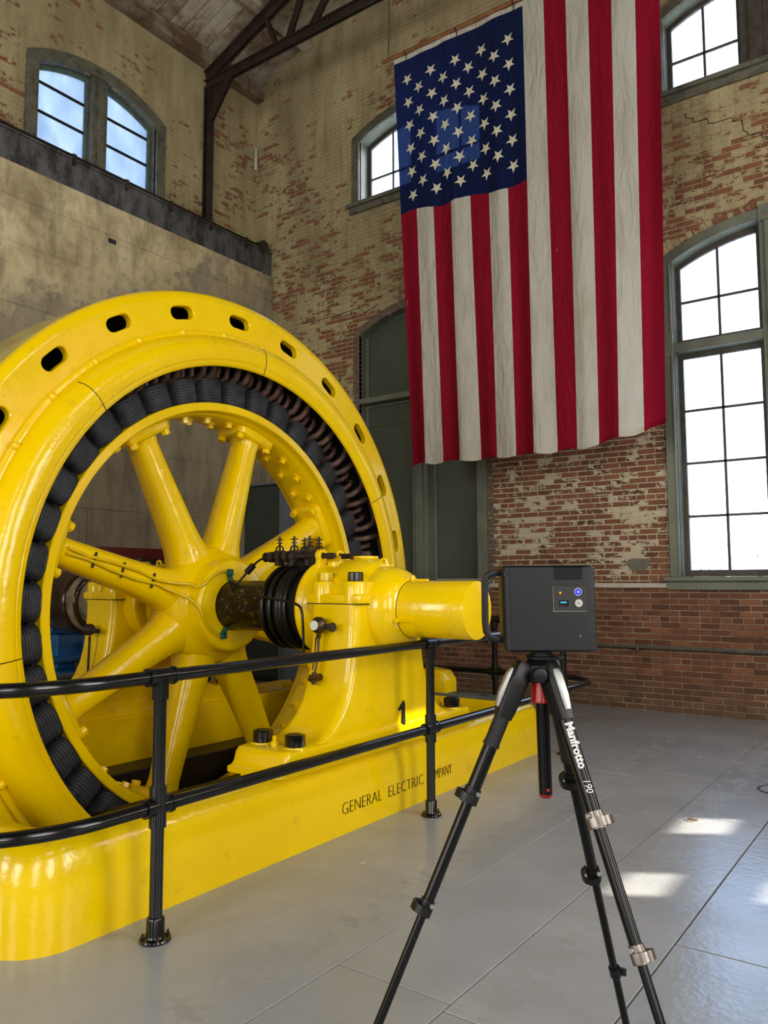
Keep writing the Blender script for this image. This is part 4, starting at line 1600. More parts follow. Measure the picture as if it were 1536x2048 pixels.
def make_pedestal(name, label, sleeve):
    t = thing(name, label, 'bearing pedestal', (PXC, YS, BZ))
    # body: flared A-shape, lofted upwards with rounded plan
    m = MB()
    rings = []
    prof = [(0.52, 0.86, 0.192), (0.535, 0.80, 0.198), (0.56, 0.70, 0.202), (0.60, 0.615, 0.204), (0.66, 0.545, 0.205), (0.74, 0.485, 0.205), (0.84, 0.440, 0.205), (0.96, 0.410, 0.205), (1.10, 0.392, 0.207), (1.22, 0.384, 0.210), (1.335, 0.382, 0.212)]
    for z, hy, hx in prof:
        R_ = []
        rr = 0.06
        hx = hx * 0.92
        for sx, sy, b0 in ((1, 1, 0), (-1, 1, 90), (-1, -1, 180), (1, -1, 270)):
            for q in range(6):
                b = math.radians(b0 + 18 * q)
                R_.append(Vector((PXC + sx * (hx - rr) + rr * math.cos(b), YS + sy * (hy - rr) + rr * math.sin(b), z)))
        rings.append(R_)
    m.loft(rings)
    m.build('column', YM, t, smooth=50)
    m = MB()
    R0 = lambda hx, hy, z, rr=0.05: [Vector((PXC + sx * (hx - rr) + rr * math.cos(math.radians(b0 + 22.5 * q)), YS + sy * (hy - rr) + rr * math.sin(math.radians(b0 + 22.5 * q)), z)) for sx, sy, b0 in ((1, 1, 0), (-1, 1, 90), (-1, -1, 180), (1, -1, 270)) for q in range(5)]
    m.loft([R0(0.214, 1.09, BZ - 0.012), R0(0.214, 1.09, BZ + 0.012), R0(0.208, 1.06, BZ + 0.022), R0(0.205, 1.045, BZ + 0.045), R0(0.202, 1.035, BZ + 0.09), R0(0.196, 1.02, BZ + 0.112), R0(0.18, 0.99, BZ + 0.12)])
    m.build('foot', YM, t, smooth=45)
    for sy in (-1, 1):
        for sx in (-1, 1):
            p = Vector((PXC + sx * 0.125, YS + sy * 0.865, BZ + 0.119))
            MB().cyl(p - Vector((0, 0, 0.02)), p + Vector((0, 0, 0.006)), 0.078, 0.072, n=24).build('bolt_boss', YM, t)
            o = MB()
            o.cyl(p + Vector((0, 0, 0.005)), p + Vector((0, 0, 0.072)), 0.062, n=6, rot=0.3)
            b = o.build('foundation_bolt', M['black_gloss'], t, smooth=30, bevel=0.006, seg=1)
            b['label'] = 'black hexagonal bolt head'
        hexbolt('dowel', (PXC, YS + sy * 0.90, BZ + 0.115), (0, 0, 1), 0.024, 0.03, YM, t)
        MB().cyl((PXC, YS + sy * 0.90, BZ + 0.14), (PXC, YS + sy * 0.90, BZ + 0.175), 0.012, n=8).build('dowel_pin', YM, t)
    # bearing housing
    m = MB()
    m.lathe([(0.19, -0.385), (0.30, -0.385), (0.322, -0.378), (0.328, -0.36), (0.322, -0.34), (0.300, -0.33), (0.292, -0.30), (0.288, -0.20), (0.288, 0.12), (0.284, 0.18), (0.27, 0.24), (0.247, 0.29), (0.215, 0.33), (0.192, 0.345), (0.18, 0.35)], (PXC, YS, ZS), AX, 72)
    m.build('housing', YM, t, smooth=60)
    m = MB()
    m.lathe([(0.28, -0.20), (0.305, -0.17), (0.328, -0.12), (0.338, -0.05), (0.338, 0.03), (0.328, 0.09), (0.305, 0.14), (0.27, 0.17)], (PXC, YS, ZS), AX, 72)
    m.build('cap_crown', YM, t, smooth=60)
    m = MB()
    m.lim(PXC - 0.215, PXC + 0.215, YS - 0.385, YS + 0.385, 1.336, 1.40)
    m.build('cap_flange', YM, t, smooth=40, bevel=0.014, seg=3)
    m = MB()
    m.lim(PXC - 0.2135, PXC + 0.2135, YS - 0.3835, YS + 0.3835, 1.3335, 1.3375)
    m.build('cap_joint', M['rusty'], t, smooth=0)
    for sy in (-1, 1):
        for sx in (-1, 1):
            c = Vector((PXC + sx * 0.125, YS + sy * 0.305, 1.34))
            m = MB()
            m.lathe([(0.085, 0.0), (0.084, 0.125), (0.078, 0.137), (0.068, 0.14), (0.001, 0.14)], c, (0, 0, 1), 28)
            m.lim(c.x - 0.084, c.x + 0.084, min(c.y, c.y - sy * 0.1), max(c.y, c.y - sy * 0.1), 1.34, 1.475)
            m.build('cap_boss', YM, t, smooth=40)
            o = MB()
            o.cyl(c + Vector((0, 0, 0.139)), c + Vector((0, 0, 0.198)), 0.052, n=6, rot=0.35)
            mt = M['black_gloss'] if sx > 0 else M['yellow_dusty']
            o.build('cap_bolt', mt, t, smooth=30, bevel=0.005, seg=1)
    # oil fillers on the crown
    m = MB()
    m.cyl((PXC - 0.02, YS, 1.63), (PXC - 0.02, YS, 1.648), 0.085, n=24)
    m.build('filler_lid', YM, t, smooth=40, bevel=0.004)
    hexbolt('filler_plug', (PXC - 0.02, YS, 1.647), (0, 0, 1), 0.035, 0.035, M['rusty'], t)
    for dx in (0.13, -0.27):
        m = MB()
        z0 = 1.575 if dx > 0 else 1.60
        m.cyl((PXC + dx, YS, z0 - 0.02), (PXC + dx, YS, z0 + 0.012), 0.07, n=20)
        m.tube([(PXC + dx - 0.03, YS, z0 + 0.01), (PXC + dx - 0.02, YS, z0 + 0.045), (PXC + dx, YS, z0 + 0.055), (PXC + dx + 0.02, YS, z0 + 0.045), (PXC + dx + 0.03, YS, z0 + 0.01)], 0.011, 7)
        m.build('oil_lid', YM, t, smooth=50)
    # level gauge and drain cock on the side towards the wheel's near end
    gy = YS - 0.40
    g = MB()
    g.ball((PXC - 0.05, gy - 0.055, 1.205), 0.055, 18, 1, 0.8, 1)
    gg = g.build('oil_gauge', M['bronze'], t, smooth=60)
    m = MB()
    m.cyl((PXC - 0.05, gy - 0.098, 1.205), (PXC - 0.05, gy - 0.104, 1.205), 0.03, n=20)
    m.build('gauge_face', M['white_enamel'], gg)
    m = MB()
    m.cyl((PXC - 0.05, gy - 0.055, 1.15), (PXC - 0.05, gy - 0.055, 1.12), 0.018, 0.012, n=10)
    m.tube([(PXC - 0.05, gy - 0.055, 1.13), (PXC - 0.055, gy - 0.06, 1.0), (PXC - 0.06, gy - 0.075, 0.93), (PXC - 0.06, gy - 0.085, 0.905)], 0.009, 7)
    m.tube([(PXC - 0.068, gy - 0.06, 1.13), (PXC - 0.075, gy - 0.065, 1.0), (PXC - 0.08, gy - 0.08, 0.93)], 0.005, 6)
    m.build('gauge_pipe', M['bronze'], gg)
    m = MB()
    m.cyl((PXC - 0.05, gy - 0.05, 1.205), (PXC + 0.05, gy - 0.05, 1.195), 0.016, n=10)
    m.cyl((PXC + 0.05, gy - 0.05, 1.195), (PXC + 0.065, gy - 0.05, 1.194), 0.03, n=8)
    m.cyl((PXC + 0.0, gy - 0.045, 1.20), (PXC + 0.0, gy + 0.03, 1.20), 0.014, n=8)
    m.build('gauge_valve', M['rusty'], gg)
    m = MB()
    m.cyl((PXC - 0.06, gy + 0.01, 0.88), (PXC - 0.06, gy - 0.11, 0.88), 0.022, 0.026, n=12)
    m.cyl((PXC - 0.06, gy - 0.085, 0.84), (PXC - 0.06, gy - 0.085, 0.915), 0.016, n=10)
    m.cyl((PXC - 0.09, gy - 0.10, 0.87), (PXC - 0.02, gy - 0.10, 0.885), 0.012, n=8)
    m.build('drain_cock', M['bronze'], t, smooth=40)
    m = MB()
    m.tube([P for P in [(PXC - 0.19, gy + 0.02, 0.93), (PXC - 0.18, gy - 0.02, 1.0), (PXC - 0.14, gy - 0.03, 1.015), (PXC - 0.10, gy - 0.03, 0.985), (PXC - 0.09, gy + 0.01, 0.93)]], 0.010, 7)
    m.build('lifting_eye', YM, t, smooth=50)
    if sleeve:
        m = MB()
        m.lathe([(0.10, -2.90), (0.181, -2.90), (0.181, -2.374), (0.178, -2.368), (0.172, -2.366), (0.0008, -2.366)], (0, YS, ZS), AX, 72)
        m.build('shaft_cover', YM, t, smooth=40)
        m = MB()
        m.lathe([(0.180, -2.852), (0.1832, -2.852), (0.1832, -2.848), (0.180, -2.848)], (0, YS, ZS), AX, 64, closed=True)
        m.build('cover_seam', M['rusty'], t)
        for a, X in ((200, -2.83), (90, -2.83)):
            m = MB()
            p = P3(X, a, 0.186)
            m.box(p + Vector((0.05, 0, 0)), (0.11, 0.014, 0.03), Matrix.Rotation(math.radians(a - 180), 3, 'X'))
            m.cyl(P3(X - 0.01, a, 0.18), P3(X - 0.01, a, 0.215), 0.016, n=10)
            m.build('cover_clip', YM, t, smooth=30, bevel=0.003, seg=1)
    return t


ped = make_pedestal('bearing_pedestal', 'yellow bearing pedestal with a black number 1, nearest the railing', True)
m = MB()
m.prism([(-3.018, y, z) for y, z in ((4.385, 0.487), (4.455, 0.487), (4.452, 0.502), (4.436, 0.508), (4.432, 0.668), (4.420, 0.690), (4.360, 0.640), (4.366, 0.628), (4.402, 0.640), (4.404, 0.508), (4.388, 0.502))], (0.016, 0, 0))
m.build('numeral', M['ink_black'], ped, smooth=0)['label'] = 'black raised numeral 1'
ped2 = make_pedestal('bearing_pedestal', 'yellow bearing pedestal behind the spoked wheel, beside the blue machine', False)
ped2.location = (-5.65, YS, BZ)
ped2.rotation_euler = (0, 0, PI)
ped['group'] = ped2['group'] = 'bearing pedestals of the generator'
for ch in ped2.children:
    pass

# oil drip pipe on the far pedestal's near side, seen between the spokes
fp = MB()
fx = -5.66
fp.ball((fx + 0.02, YS - 0.47, 1.10), 0.05, 14)
fp.cyl((fx + 0.02, YS - 0.47, 1.10), (fx + 0.13, YS - 0.46, 1.09), 0.018, n=8)
fp.tube([(fx + 0.03, YS - 0.47, 1.05), (fx + 0.05, YS - 0.49, 0.8), (fx + 0.06, YS - 0.52, 0.5)], 0.010, 7)
tag(fp.build('drip_pipe', M['rusty'], None, smooth=50), 'dark drip pipe and cock on the pedestal behind the wheel', 'pipe')

# ---------------- brush gear over the slip rings
bgx = thing('brush_gear', 'dark brush holder rods with small clamps above the slip rings', 'brush gear', (-3.75, YS, 1.60))
for dy in (-0.09, 0.10):
    m = MB()
    z = 1.655
    m.cyl((-4.02, YS + dy, z), (-3.42, YS + dy, z), 0.019, n=12)
    for x in (-4.0, -3.93, -3.86, -3.79):
        m.cyl((x - 0.022, YS + dy, z), (x + 0.022, YS + dy, z), 0.040, n=14)
    m.build('rod', M['rusty'], bgx, smooth=40)
    m = MB()
    m.cyl((-4.07, YS + dy, z), (-4.0, YS + dy, z), 0.036, 0.028, n=12)
    m.build('insulator', M['black_satin'], bgx, smooth=40)
    m = MB()
    m.lathe([(0.045, -0.02), (0.045, 0.02), (0.022, 0.02), (0.022, -0.02)], (-3.54, YS + dy, z), AX, 18, closed=True)
    m.prism([(-3.56, YS + dy - 0.035, z - 0.02), (-3.56, YS + dy + 0.035, z - 0.02), (-3.56, YS + dy + 0.05, z - 0.13), (-3.56, YS + dy - 0.05, z - 0.13)], (0.035, 0, 0))
    m.build('rod_bracket', YM, bgx, smooth=40, bevel=0.004)
for i, (x, dy) in enumerate(((-3.93, -0.09), (-3.86, 0.10), (-3.79, -0.09), (-3.72, 0.10), (-3.68, -0.05))):
    m = MB()
    z = 1.67
    m.cyl((x, YS + dy, z), (x, YS + dy, z + 0.13), 0.008, n=8)
    m.cyl((x, YS + dy, z + 0.105), (x, YS + dy, z + 0.112), 0.026, n=10)
    m.cyl((x, YS + dy, z + 0.08), (x, YS + dy, z + 0.088), 0.020, n=10)
    m.tube([(x - 0.035, YS + dy, z + 0.02), (x - 0.032, YS + dy, z + 0.05), (x, YS + dy, z + 0.07), (x + 0.032, YS + dy, z + 0.05), (x + 0.035, YS + dy, z + 0.02)], 0.007, 6)
    m.cyl((x - 0.045, YS + dy, z + 0.015), (x + 0.045, YS + dy, z + 0.015), 0.016, n=8)
    m.lim(x - 0.02, x + 0.02, YS + dy - 0.03, YS + dy + 0.03, z - 0.08, z + 0.0)
    m.build('brush_holder', M['rusty'], bgx, smooth=40)
# supply cable that loops from the rods down to the pedestal
m = MB()
cp = [(-4.06, YS - 0.09, 1.655), (-4.12, YS - 0.11, 1.63), (-4.19, YS - 0.13, 1.57), (-4.24, YS - 0.15, 1.51), (-4.26, YS - 0.21, 1.44), (-4.22, YS - 0.29, 1.395), (-4.05, YS - 0.335, 1.385), (-3.85, YS - 0.35, 1.375), (-3.65, YS - 0.37, 1.355), (-3.5, YS - 0.39, 1.33), (-3.44, YS - 0.40, 1.28), (-3.43, YS - 0.395, 1.1), (-3.43, YS - 0.39, 0.95)]


def smooth_path(pts, n=6):
    pts = [Vector(p) for p in pts]
    out = []
    for i in range(len(pts) - 1):
        p0, p1, p2, p3 = pts[max(i - 1, 0)], pts[i], pts[i + 1], pts[min(i + 2, len(pts) - 1)]
        for k in range(n):
            t = k / n
            out.append(0.5 * ((2 * p1) + (p2 - p0) * t + (2 * p0 - 5 * p1 + 4 * p2 - p3) * t * t + (3 * p1 - p0 - 3 * p2 + p3) * t ** 3))
    out.append(pts[-1])
    return out


m.tube(smooth_path(cp), 0.0085, 7)
m.build('supply_cable', M['black_satin'], bgx, smooth=60)
m = MB()
m.cyl((-4.16, YS - 0.12, 1.60), (-4.21, YS - 0.14, 1.545), 0.024, n=10)
m.build('cable_joint', M['black_satin'], bgx, smooth=40)

# ---------------- driving end beyond the far pedestal
dc = thing('drive_coupling', 'oily brown and cream shaft coupling behind the spoked wheel', 'coupling', (-6.4, YS, ZS))
m = MB()
m.lathe([(0.19, -6.02), (0.225, -6.02), (0.226, -6.18), (0.25, -6.185), (0.262, -6.20), (0.262, -6.29), (0.275, -6.295), (0.29, -6.31), (0.295, -6.36), (0.30, -6.50), (0.295, -6.62), (0.27, -6.66), (0.2, -6.67), (0.2, -8.3), (0.01, -8.3)], SO, AX, 64)
m.build('flange', M['brown_glossy'], dc, smooth=40)
m = MB()
m.lathe([(0.2265, -6.02), (0.230, -6.025), (0.230, -6.165), (0.2265, -6.17)], SO, AX, 64)
m.lathe([(0.263, -6.20), (0.270, -6.205), (0.270, -6.28), (0.263, -6.285)], SO, AX, 64)
m.build('worn_band', M['cream_metal'], dc, smooth=40)

bm_ = thing('blue_turbine', 'blue painted machine partly visible through the wheel at the left', 'turbine', (-7.6, 5.2, 0))
m = MB()
m.lim(-8.2, -7.0, 4.45, 5.6, 0.0, 0.62)
m.build('casing', M['blue'], bm_, smooth=40, bevel=0.04)
m = MB()
m.lim(-8.0, -7.15, 4.5, 5.1, 0.62, 0.98)
m.build('valve_chest', M['blue'], bm_, smooth=40, bevel=0.03)
m = MB()
m.lim(-8.05, -7.05, 4.40, 4.95, 0.70, 0.76)
m.lim(-7.5, -7.1, 4.40, 4.72, 0.98, 1.06)
m.build('flange_plate', M['blue'], bm_, smooth=40, bevel=0.01)
MB().cyl((-7.02, 4.72, 0.86), (-7.02, 4.9, 0.86), 0.045, n=16).build('boss', M['blue'], bm_)
MB().tube([(-7.0, 4.2, 0.58), (-6.98, 5.3, 0.57)], 0.03, 10).build('pipe', M['cab_grey'], bm_)
MB().cyl((-7.0, 4.62, 0.62), (-7.0, 4.62, 0.70), 0.02, n=8).build('stud', M['rusty'], bm_)
rbx = thing('red_guard', 'dark red guard rail box beyond the wheel against the concrete wall', 'guard', (-8.3, 6.2, 0))
MB().lim(-8.45, -8.25, 5.6, 6.9, 1.76, 1.90).build('top_box', M['red_dark'], rbx, bevel=0.01)
MB().lim(-8.45, -8.22, 6.0, 6.75, 1.68, 1.75).build('lower_bar', M['iron_bar'], rbx, bevel=0.008)
for y in (5.7, 6.8):
    MB().lim(-8.40, -8.30, y - 0.05, y + 0.05, 0.0, 1.76).build('leg', M['iron_bar'], rbx, bevel=0.008)

cb = thing('tall_cabinet', 'tall dark green metal cabinet in the corner behind the wheel', 'cabinet', (-8.3, 8.9, 0))
m = MB()
m.lim(-8.78, -7.98, 8.66, 9.16, 0.03, 2.93)
m.build('body', M['cab_green'], cb, smooth=0, bevel=0.008)
m = MB()
m.lim(-8.79, -8.07, 8.62, 8.66, 0.08, 2.90)
m.build('door', M['cab_green'], cb, smooth=0, bevel=0.005)
m = MB()
m.lim(-8.07, -7.92, 8.60, 9.16, 0.0, 2.96)
m.build('lit_side', M['cab_grey'], cb, smooth=0, bevel=0.006)  # lighter grey puts the light on the cabinet's right side into its colour
m = MB()
m.lim(-8.79, -7.92, 8.60, 8.70, 2.93, 2.965)
m.build('top_trim', M['cab_grey'], cb, smooth=0, bevel=0.004)
m = MB()
m.lim(-8.76, -8.0, 8.68, 9.14, 0.0, 0.035)
m.build('plinth', M['iron_bar'], cb, smooth=0)
MB().cyl((-8.15, 8.60, 1.35), (-8.15, 8.60, 1.55), 0.014, n=8).build('handle', M['cab_grey'], cb)

# ================================================================== railing
RX, RZ1, RZ2 = -2.765, 1.078, 0.540
rl = thing('pipe_railing', 'black pipe railing with two rails around the generator', 'railing', (RX, YS, 0))
BG = M['black_gloss']


def rail_path(z):
    pts = [(-6.6, 1.35, z), (-5.0, 1.35, z)]
    pts += [tuple(p) for p in arc((RX - 0.6, 1.95), 0.6, -90, 0, 12, 'xy', z)]
    pts += [(RX, y, z) for y in (3.0, 4.37, 5.5, 6.3)]
    pts += [tuple(p) for p in arc((RX - 0.42, 7.0), 0.42, 0, 90, 12, 'xy', z)]
    pts += [(-5.0, 7.42, z), (-6.6, 7.42, z)]
    return pts


MB().tube(rail_path(RZ1), 0.0285, 14).build('top_rail', BG, rl, smooth=60)
MB().tube(rail_path(RZ2), 0.0285, 14).build('mid_rail', BG, rl, smooth=60)
posts = [((RX, 2.225), (0, 1, 0)), ((RX, 4.37), (0, 1, 0)), ((RX, 6.515), (0, 1, 0)), ((-3.90, 7.42), (1, 0, 0)), ((-5.6, 7.42), (1, 0, 0)), ((-4.9, 1.35), (1, 0, 0))]
for (x, y), d in posts:
    d = Vector(d)
    p = Vector((x, y, 0))
    post = MB().cyl(p + Vector((0, 0, 0.01)), p + Vector((0, 0, RZ1)), 0.0280, n=18).build('post', BG, rl)
    for z, cross in ((RZ1, False), (RZ2, True)):
        c = p + Vector((0, 0, z))
        m = MB()
        m.cyl(c - d * 0.062, c + d * 0.062, 0.0365, n=18)
        m.cyl(c - Vector((0, 0, 0.095 if not cross else 0.085)), c + Vector((0, 0, 0.0 if not cross else 0.085)), 0.0365, n=18)
        for q in (-1, 1):
            m.cyl(c + d * q * 0.056, c + d * q * 0.070, 0.0395, n=18)
        m.build('fitting', BG, post, smooth=40)
    m = MB()
    m.lathe([(0.001, 0.0), (0.064, 0.0), (0.066, 0.006), (0.062, 0.013), (0.042, 0.016), (0.038, 0.024), (0.0375, 0.088), (0.034, 0.094), (0.028, 0.095)], p, (0, 0, 1), 28)
    fl = m.build('floor_flange', BG, post, smooth=40)
    for k in range(4):
        a = PI / 4 + k * PI / 2 + 0.3
        b = p + Vector((0.052 * math.cos(a), 0.052 * math.sin(a), 0.012))
        m = MB()
        m.cyl(b, b + Vector((0, 0, 0.007)), 0.010, n=6)
        m.cyl(b, b + Vector((0, 0, 0.022)), 0.005, n=6)
        fl_b = m.build('flange_bolt', M['rusty'], post, smooth=30)

# ================================================================== flag
FY = 8.10


def cloth(s, z, off=0.0):
    """point of the hanging cloth: s across (0 left .. 1 right), z height"""
    h = (8.25 - z) / 5.3
    xl = -5.615 + 0.225 * h
    xr = -2.175 - 0.085 * h
    amp = 0.010 + 0.050 * h
    d = amp * (0.55 * math.sin(2 * PI * (s * 6.5 + 0.15 * h)) + 0.35 * math.sin(2 * PI * (s * 10.3 + 0.4 - 0.3 * h)) + 0.25 * math.sin(2 * PI * (s * 3.1 + 0.2)))
    bl = math.exp(-((s - 0.24) / 0.10) ** 2) * math.exp(-((z - 6.75) / 0.75) ** 2)
    d += bl * 0.010 * math.sin(2 * PI * s * 23)
    d -= 0.06 * h * (s > 0.97) * (s - 0.97) / 0.03
    return Vector((xl + (xr - xl) * s, FY + d + off, z))


ztop = lambda s: 8.252 - 0.012 * abs(math.sin(PI * s / 0.225))
zcan = lambda s: 6.185 - 0.22 * s + 0.02 * math.sin(s * 26)
zbot = lambda s: 2.915 + 0.14 * max(0, s - 0.72) / 0.28 + 0.018 * math.sin(s * 13 * PI) - 0.02 * math.sin(PI * s)

fg = thing('hanging_flag', 'large striped flag with white stars on blue, hung vertically before the back wall', 'flag', (-3.9, FY, 2.9))


def sheet(name, s0, s1, zb, zt, nx, nz, mat, parent, off=0.0):
    m = MB()
    vs = []
    for j in range(nz + 1):
        for i in range(nx + 1):
            s = s0 + (s1 - s0) * i / nx
            a, b = zb(s), zt(s)
            vs.append(cloth(s, a + (b - a) * j / nz, off))
    fs = [(j * (nx + 1) + i, j * (nx + 1) + i + 1, (j + 1) * (nx + 1) + i + 1, (j + 1) * (nx + 1) + i) for j in range(nz) for i in range(nx)]
    m.add(vs, fs)
    return m.build(name, mat, parent, smooth=180, recalc=False)


for k in range(13):
    mt = M['flag_red'] if k % 2 == 0 else M['flag_white']
    st_ = sheet('stripe', k / 13, (k + 1) / 13, zbot, zcan if k < 7 else ztop, 7, 90, mt, fg)
    sheet('hem', k / 13, (k + 1) / 13, zbot, lambda s: zbot(s) + 0.055, 7, 2, mt, st_, -0.004)
can = sheet('canton', 0.0, 7 / 13, zcan, ztop, 70, 50, M['flag_blue'], fg)
sheet('header_band', 0.0, 1.0, lambda s: ztop(s) - 0.005, lambda s: ztop(s) + 0.055, 90, 2, M['flag_white'], fg, -0.003)


def star(x, z, R):
    s = (x + 5.615 - 0.225 * ((8.25 - z) / 5.3)) / ((-2.175 - 0.085 * (8.25 - z) / 5.3) - (-5.615 + 0.225 * (8.25 - z) / 5.3))
    wd = 3.4
    m = MB()
    pts = []
    for k in range(10):
        a = math.radians(-96 + 36 * k)
        r = R if k % 2 == 0 else R * 0.40
        pts.append((s + r * math.cos(a) / wd, z + r * math.sin(a)))
    top = [cloth(u, v, -0.007) for u, v in pts]
    back = [cloth(u, v, -0.002) for u, v in pts]
    c = cloth(s, z, -0.007)
    vs = top + back + [c]
    fs = [(k, (k + 1) % 10, 20) for k in range(10)] + [(k, 10 + k, 10 + (k + 1) % 10, (k + 1) % 10) for k in range(10)]
    m.add(vs, fs)
    m.build('star', M['flag_star'], can, smooth=0)


for c in range(9):
    n = 6 if c % 2 == 0 else 5
    z0 = 7.965 - 0.007 * c if c % 2 == 0 else 7.795 - 0.005 * c
    for r in range(n):
        z = z0 - 0.317 * r
        star(-5.405 + 0.1805 * c + 0.0165 * r * (1 - c / 16), z, 0.083)

fpole = thing('flag_pole', 'long brown wooden pole carrying the flag, slung from the truss', 'pole', (-3.9, FY, 8.33))
MB().tube([(-5.78, FY, 8.347), (-4.6, FY, 8.340), (-3.6, FY, 8.347), (-2.0, FY, 8.345)], 0.030, 12).build('rod', M['wood_pole'], fpole)
for x in (-5.42, -4.66, -3.88, -3.1, -2.35):
    m = MB()
    m.lathe([(0.034, -0.006), (0.034, 0.006)], (x, FY, 8.33), (1, 0, 0), 16)
    m.tube([(x, FY - 0.03, 8.32), (x + 0.008, FY - 0.012, 8.27), (x, FY, 8.235)], 0.005, 6)
    m.build('tie', M['black_satin'], fpole, smooth=60)
ch = thing('hanging_chain', 'thin chain from the truss to the left end of the flag pole', 'chain', (-5.70, FY, 8.36))
lk = MB()
lp = []
for q in range(12):
    t = 2 * PI * q / 12
    lp.append((0.010 * math.cos(t), 0, 0.022 * math.sin(t)))
lk.tube(lp, 0.0045, 5, closed=True)
lkm = lk.mesh('link', M['rope'], 60)
for k in range(28):
    o = place('link', lkm, ch, (-5.70 + 0.0006 * k, FY, 8.37 + 0.033 * k))
    o.rotation_euler = (0, 0, PI / 2 * (k % 2))
ch2 = copy_tree(ch)
ch2.location = (-2.15, FY, 8.36)
ch['group'] = ch2['group'] = 'flag pole chains'
ch2['label'] = 'thin chain from the truss to the right end of the flag pole'

# ================================================================== tripod and scanner
RT = Vector((0.81330, 0.58184, 0))
FW = Vector((-0.58184, 0.81330, 0))
HUB = Vector((-0.9503, 2.0866, 1.234))
tp = thing('camera_tripod', 'black three-legged camera tripod with white lettering on one leg', 'tripod', (HUB.x, HUB.y, 0))
AB, GR = M['alu_black'], M['grip']
m = MB()
m.lathe([(0.001, -0.035), (0.046, -0.035), (0.050, -0.028), (0.050, 0.012), (0.040, 0.022), (0.030, 0.024), (0.001, 0.024)], HUB, (0, 0, 1), 32)
m.build('hub', M['black_satin'], tp, smooth=40)
m = MB()
m.lathe([(0.001, 0.02), (0.026, 0.02), (0.026, 0.024), (0.042, 0.025), (0.044, 0.028), (0.044, 0.034), (0.040, 0.037), (0.001, 0.037)], HUB, (0, 0, 1), 36)
pl = m.build('head_plate', M['black_satin'], tp, smooth=40)
m = MB()
m.bar(HUB + RT * 0.03 + Vector((0, 0, 0.030)), HUB + RT * 0.062 + Vector((0, 0, 0.031)), 0.024, 0.011)
m.build('plate_lever', M['black_satin'], pl, smooth=30, bevel=0.005)
m = MB()
k0 = HUB - FW * 0.05 - RT * 0.016 + Vector((0, 0, -0.012))
m.cyl(k0 + FW * 0.015, k0 - FW * 0.018, 0.020, n=24)
m.build('lock_knob', M['black_satin'], tp, smooth=40, bevel=0.003, bev_angle=50)
m = MB()
m.lathe([(0.029, -0.03), (0.030, -0.04), (0.030, -0.078), (0.032, -0.082), (0.032, -0.092), (0.020, -0.094)], HUB, (0, 0, 1), 28)
m.build('red_collar', M['red_gloss'], tp, smooth=40)['label'] = 'glossy red collar under the hub'
m = MB()
cb_ = HUB + Vector((0.004, 0.002, -0.342))
m.cyl(HUB + Vector((0, 0, -0.09)), cb_, 0.0185, n=24)
col_ = m.build('centre_column', AB, tp, smooth=40)
m = MB()
m.lathe([(0.0175, 0.0), (0.0175, -0.006), (0.012, -0.011), (0.001, -0.012)], cb_, (0, 0, 1), 20)
m.ball(cb_ - FW * 0.018 + Vector((0.003, 0, 0.014)), 0.0055, 10)
m.build('column_cap', M['red_gloss'], col_, smooth=50)['label'] = 'red end cap'


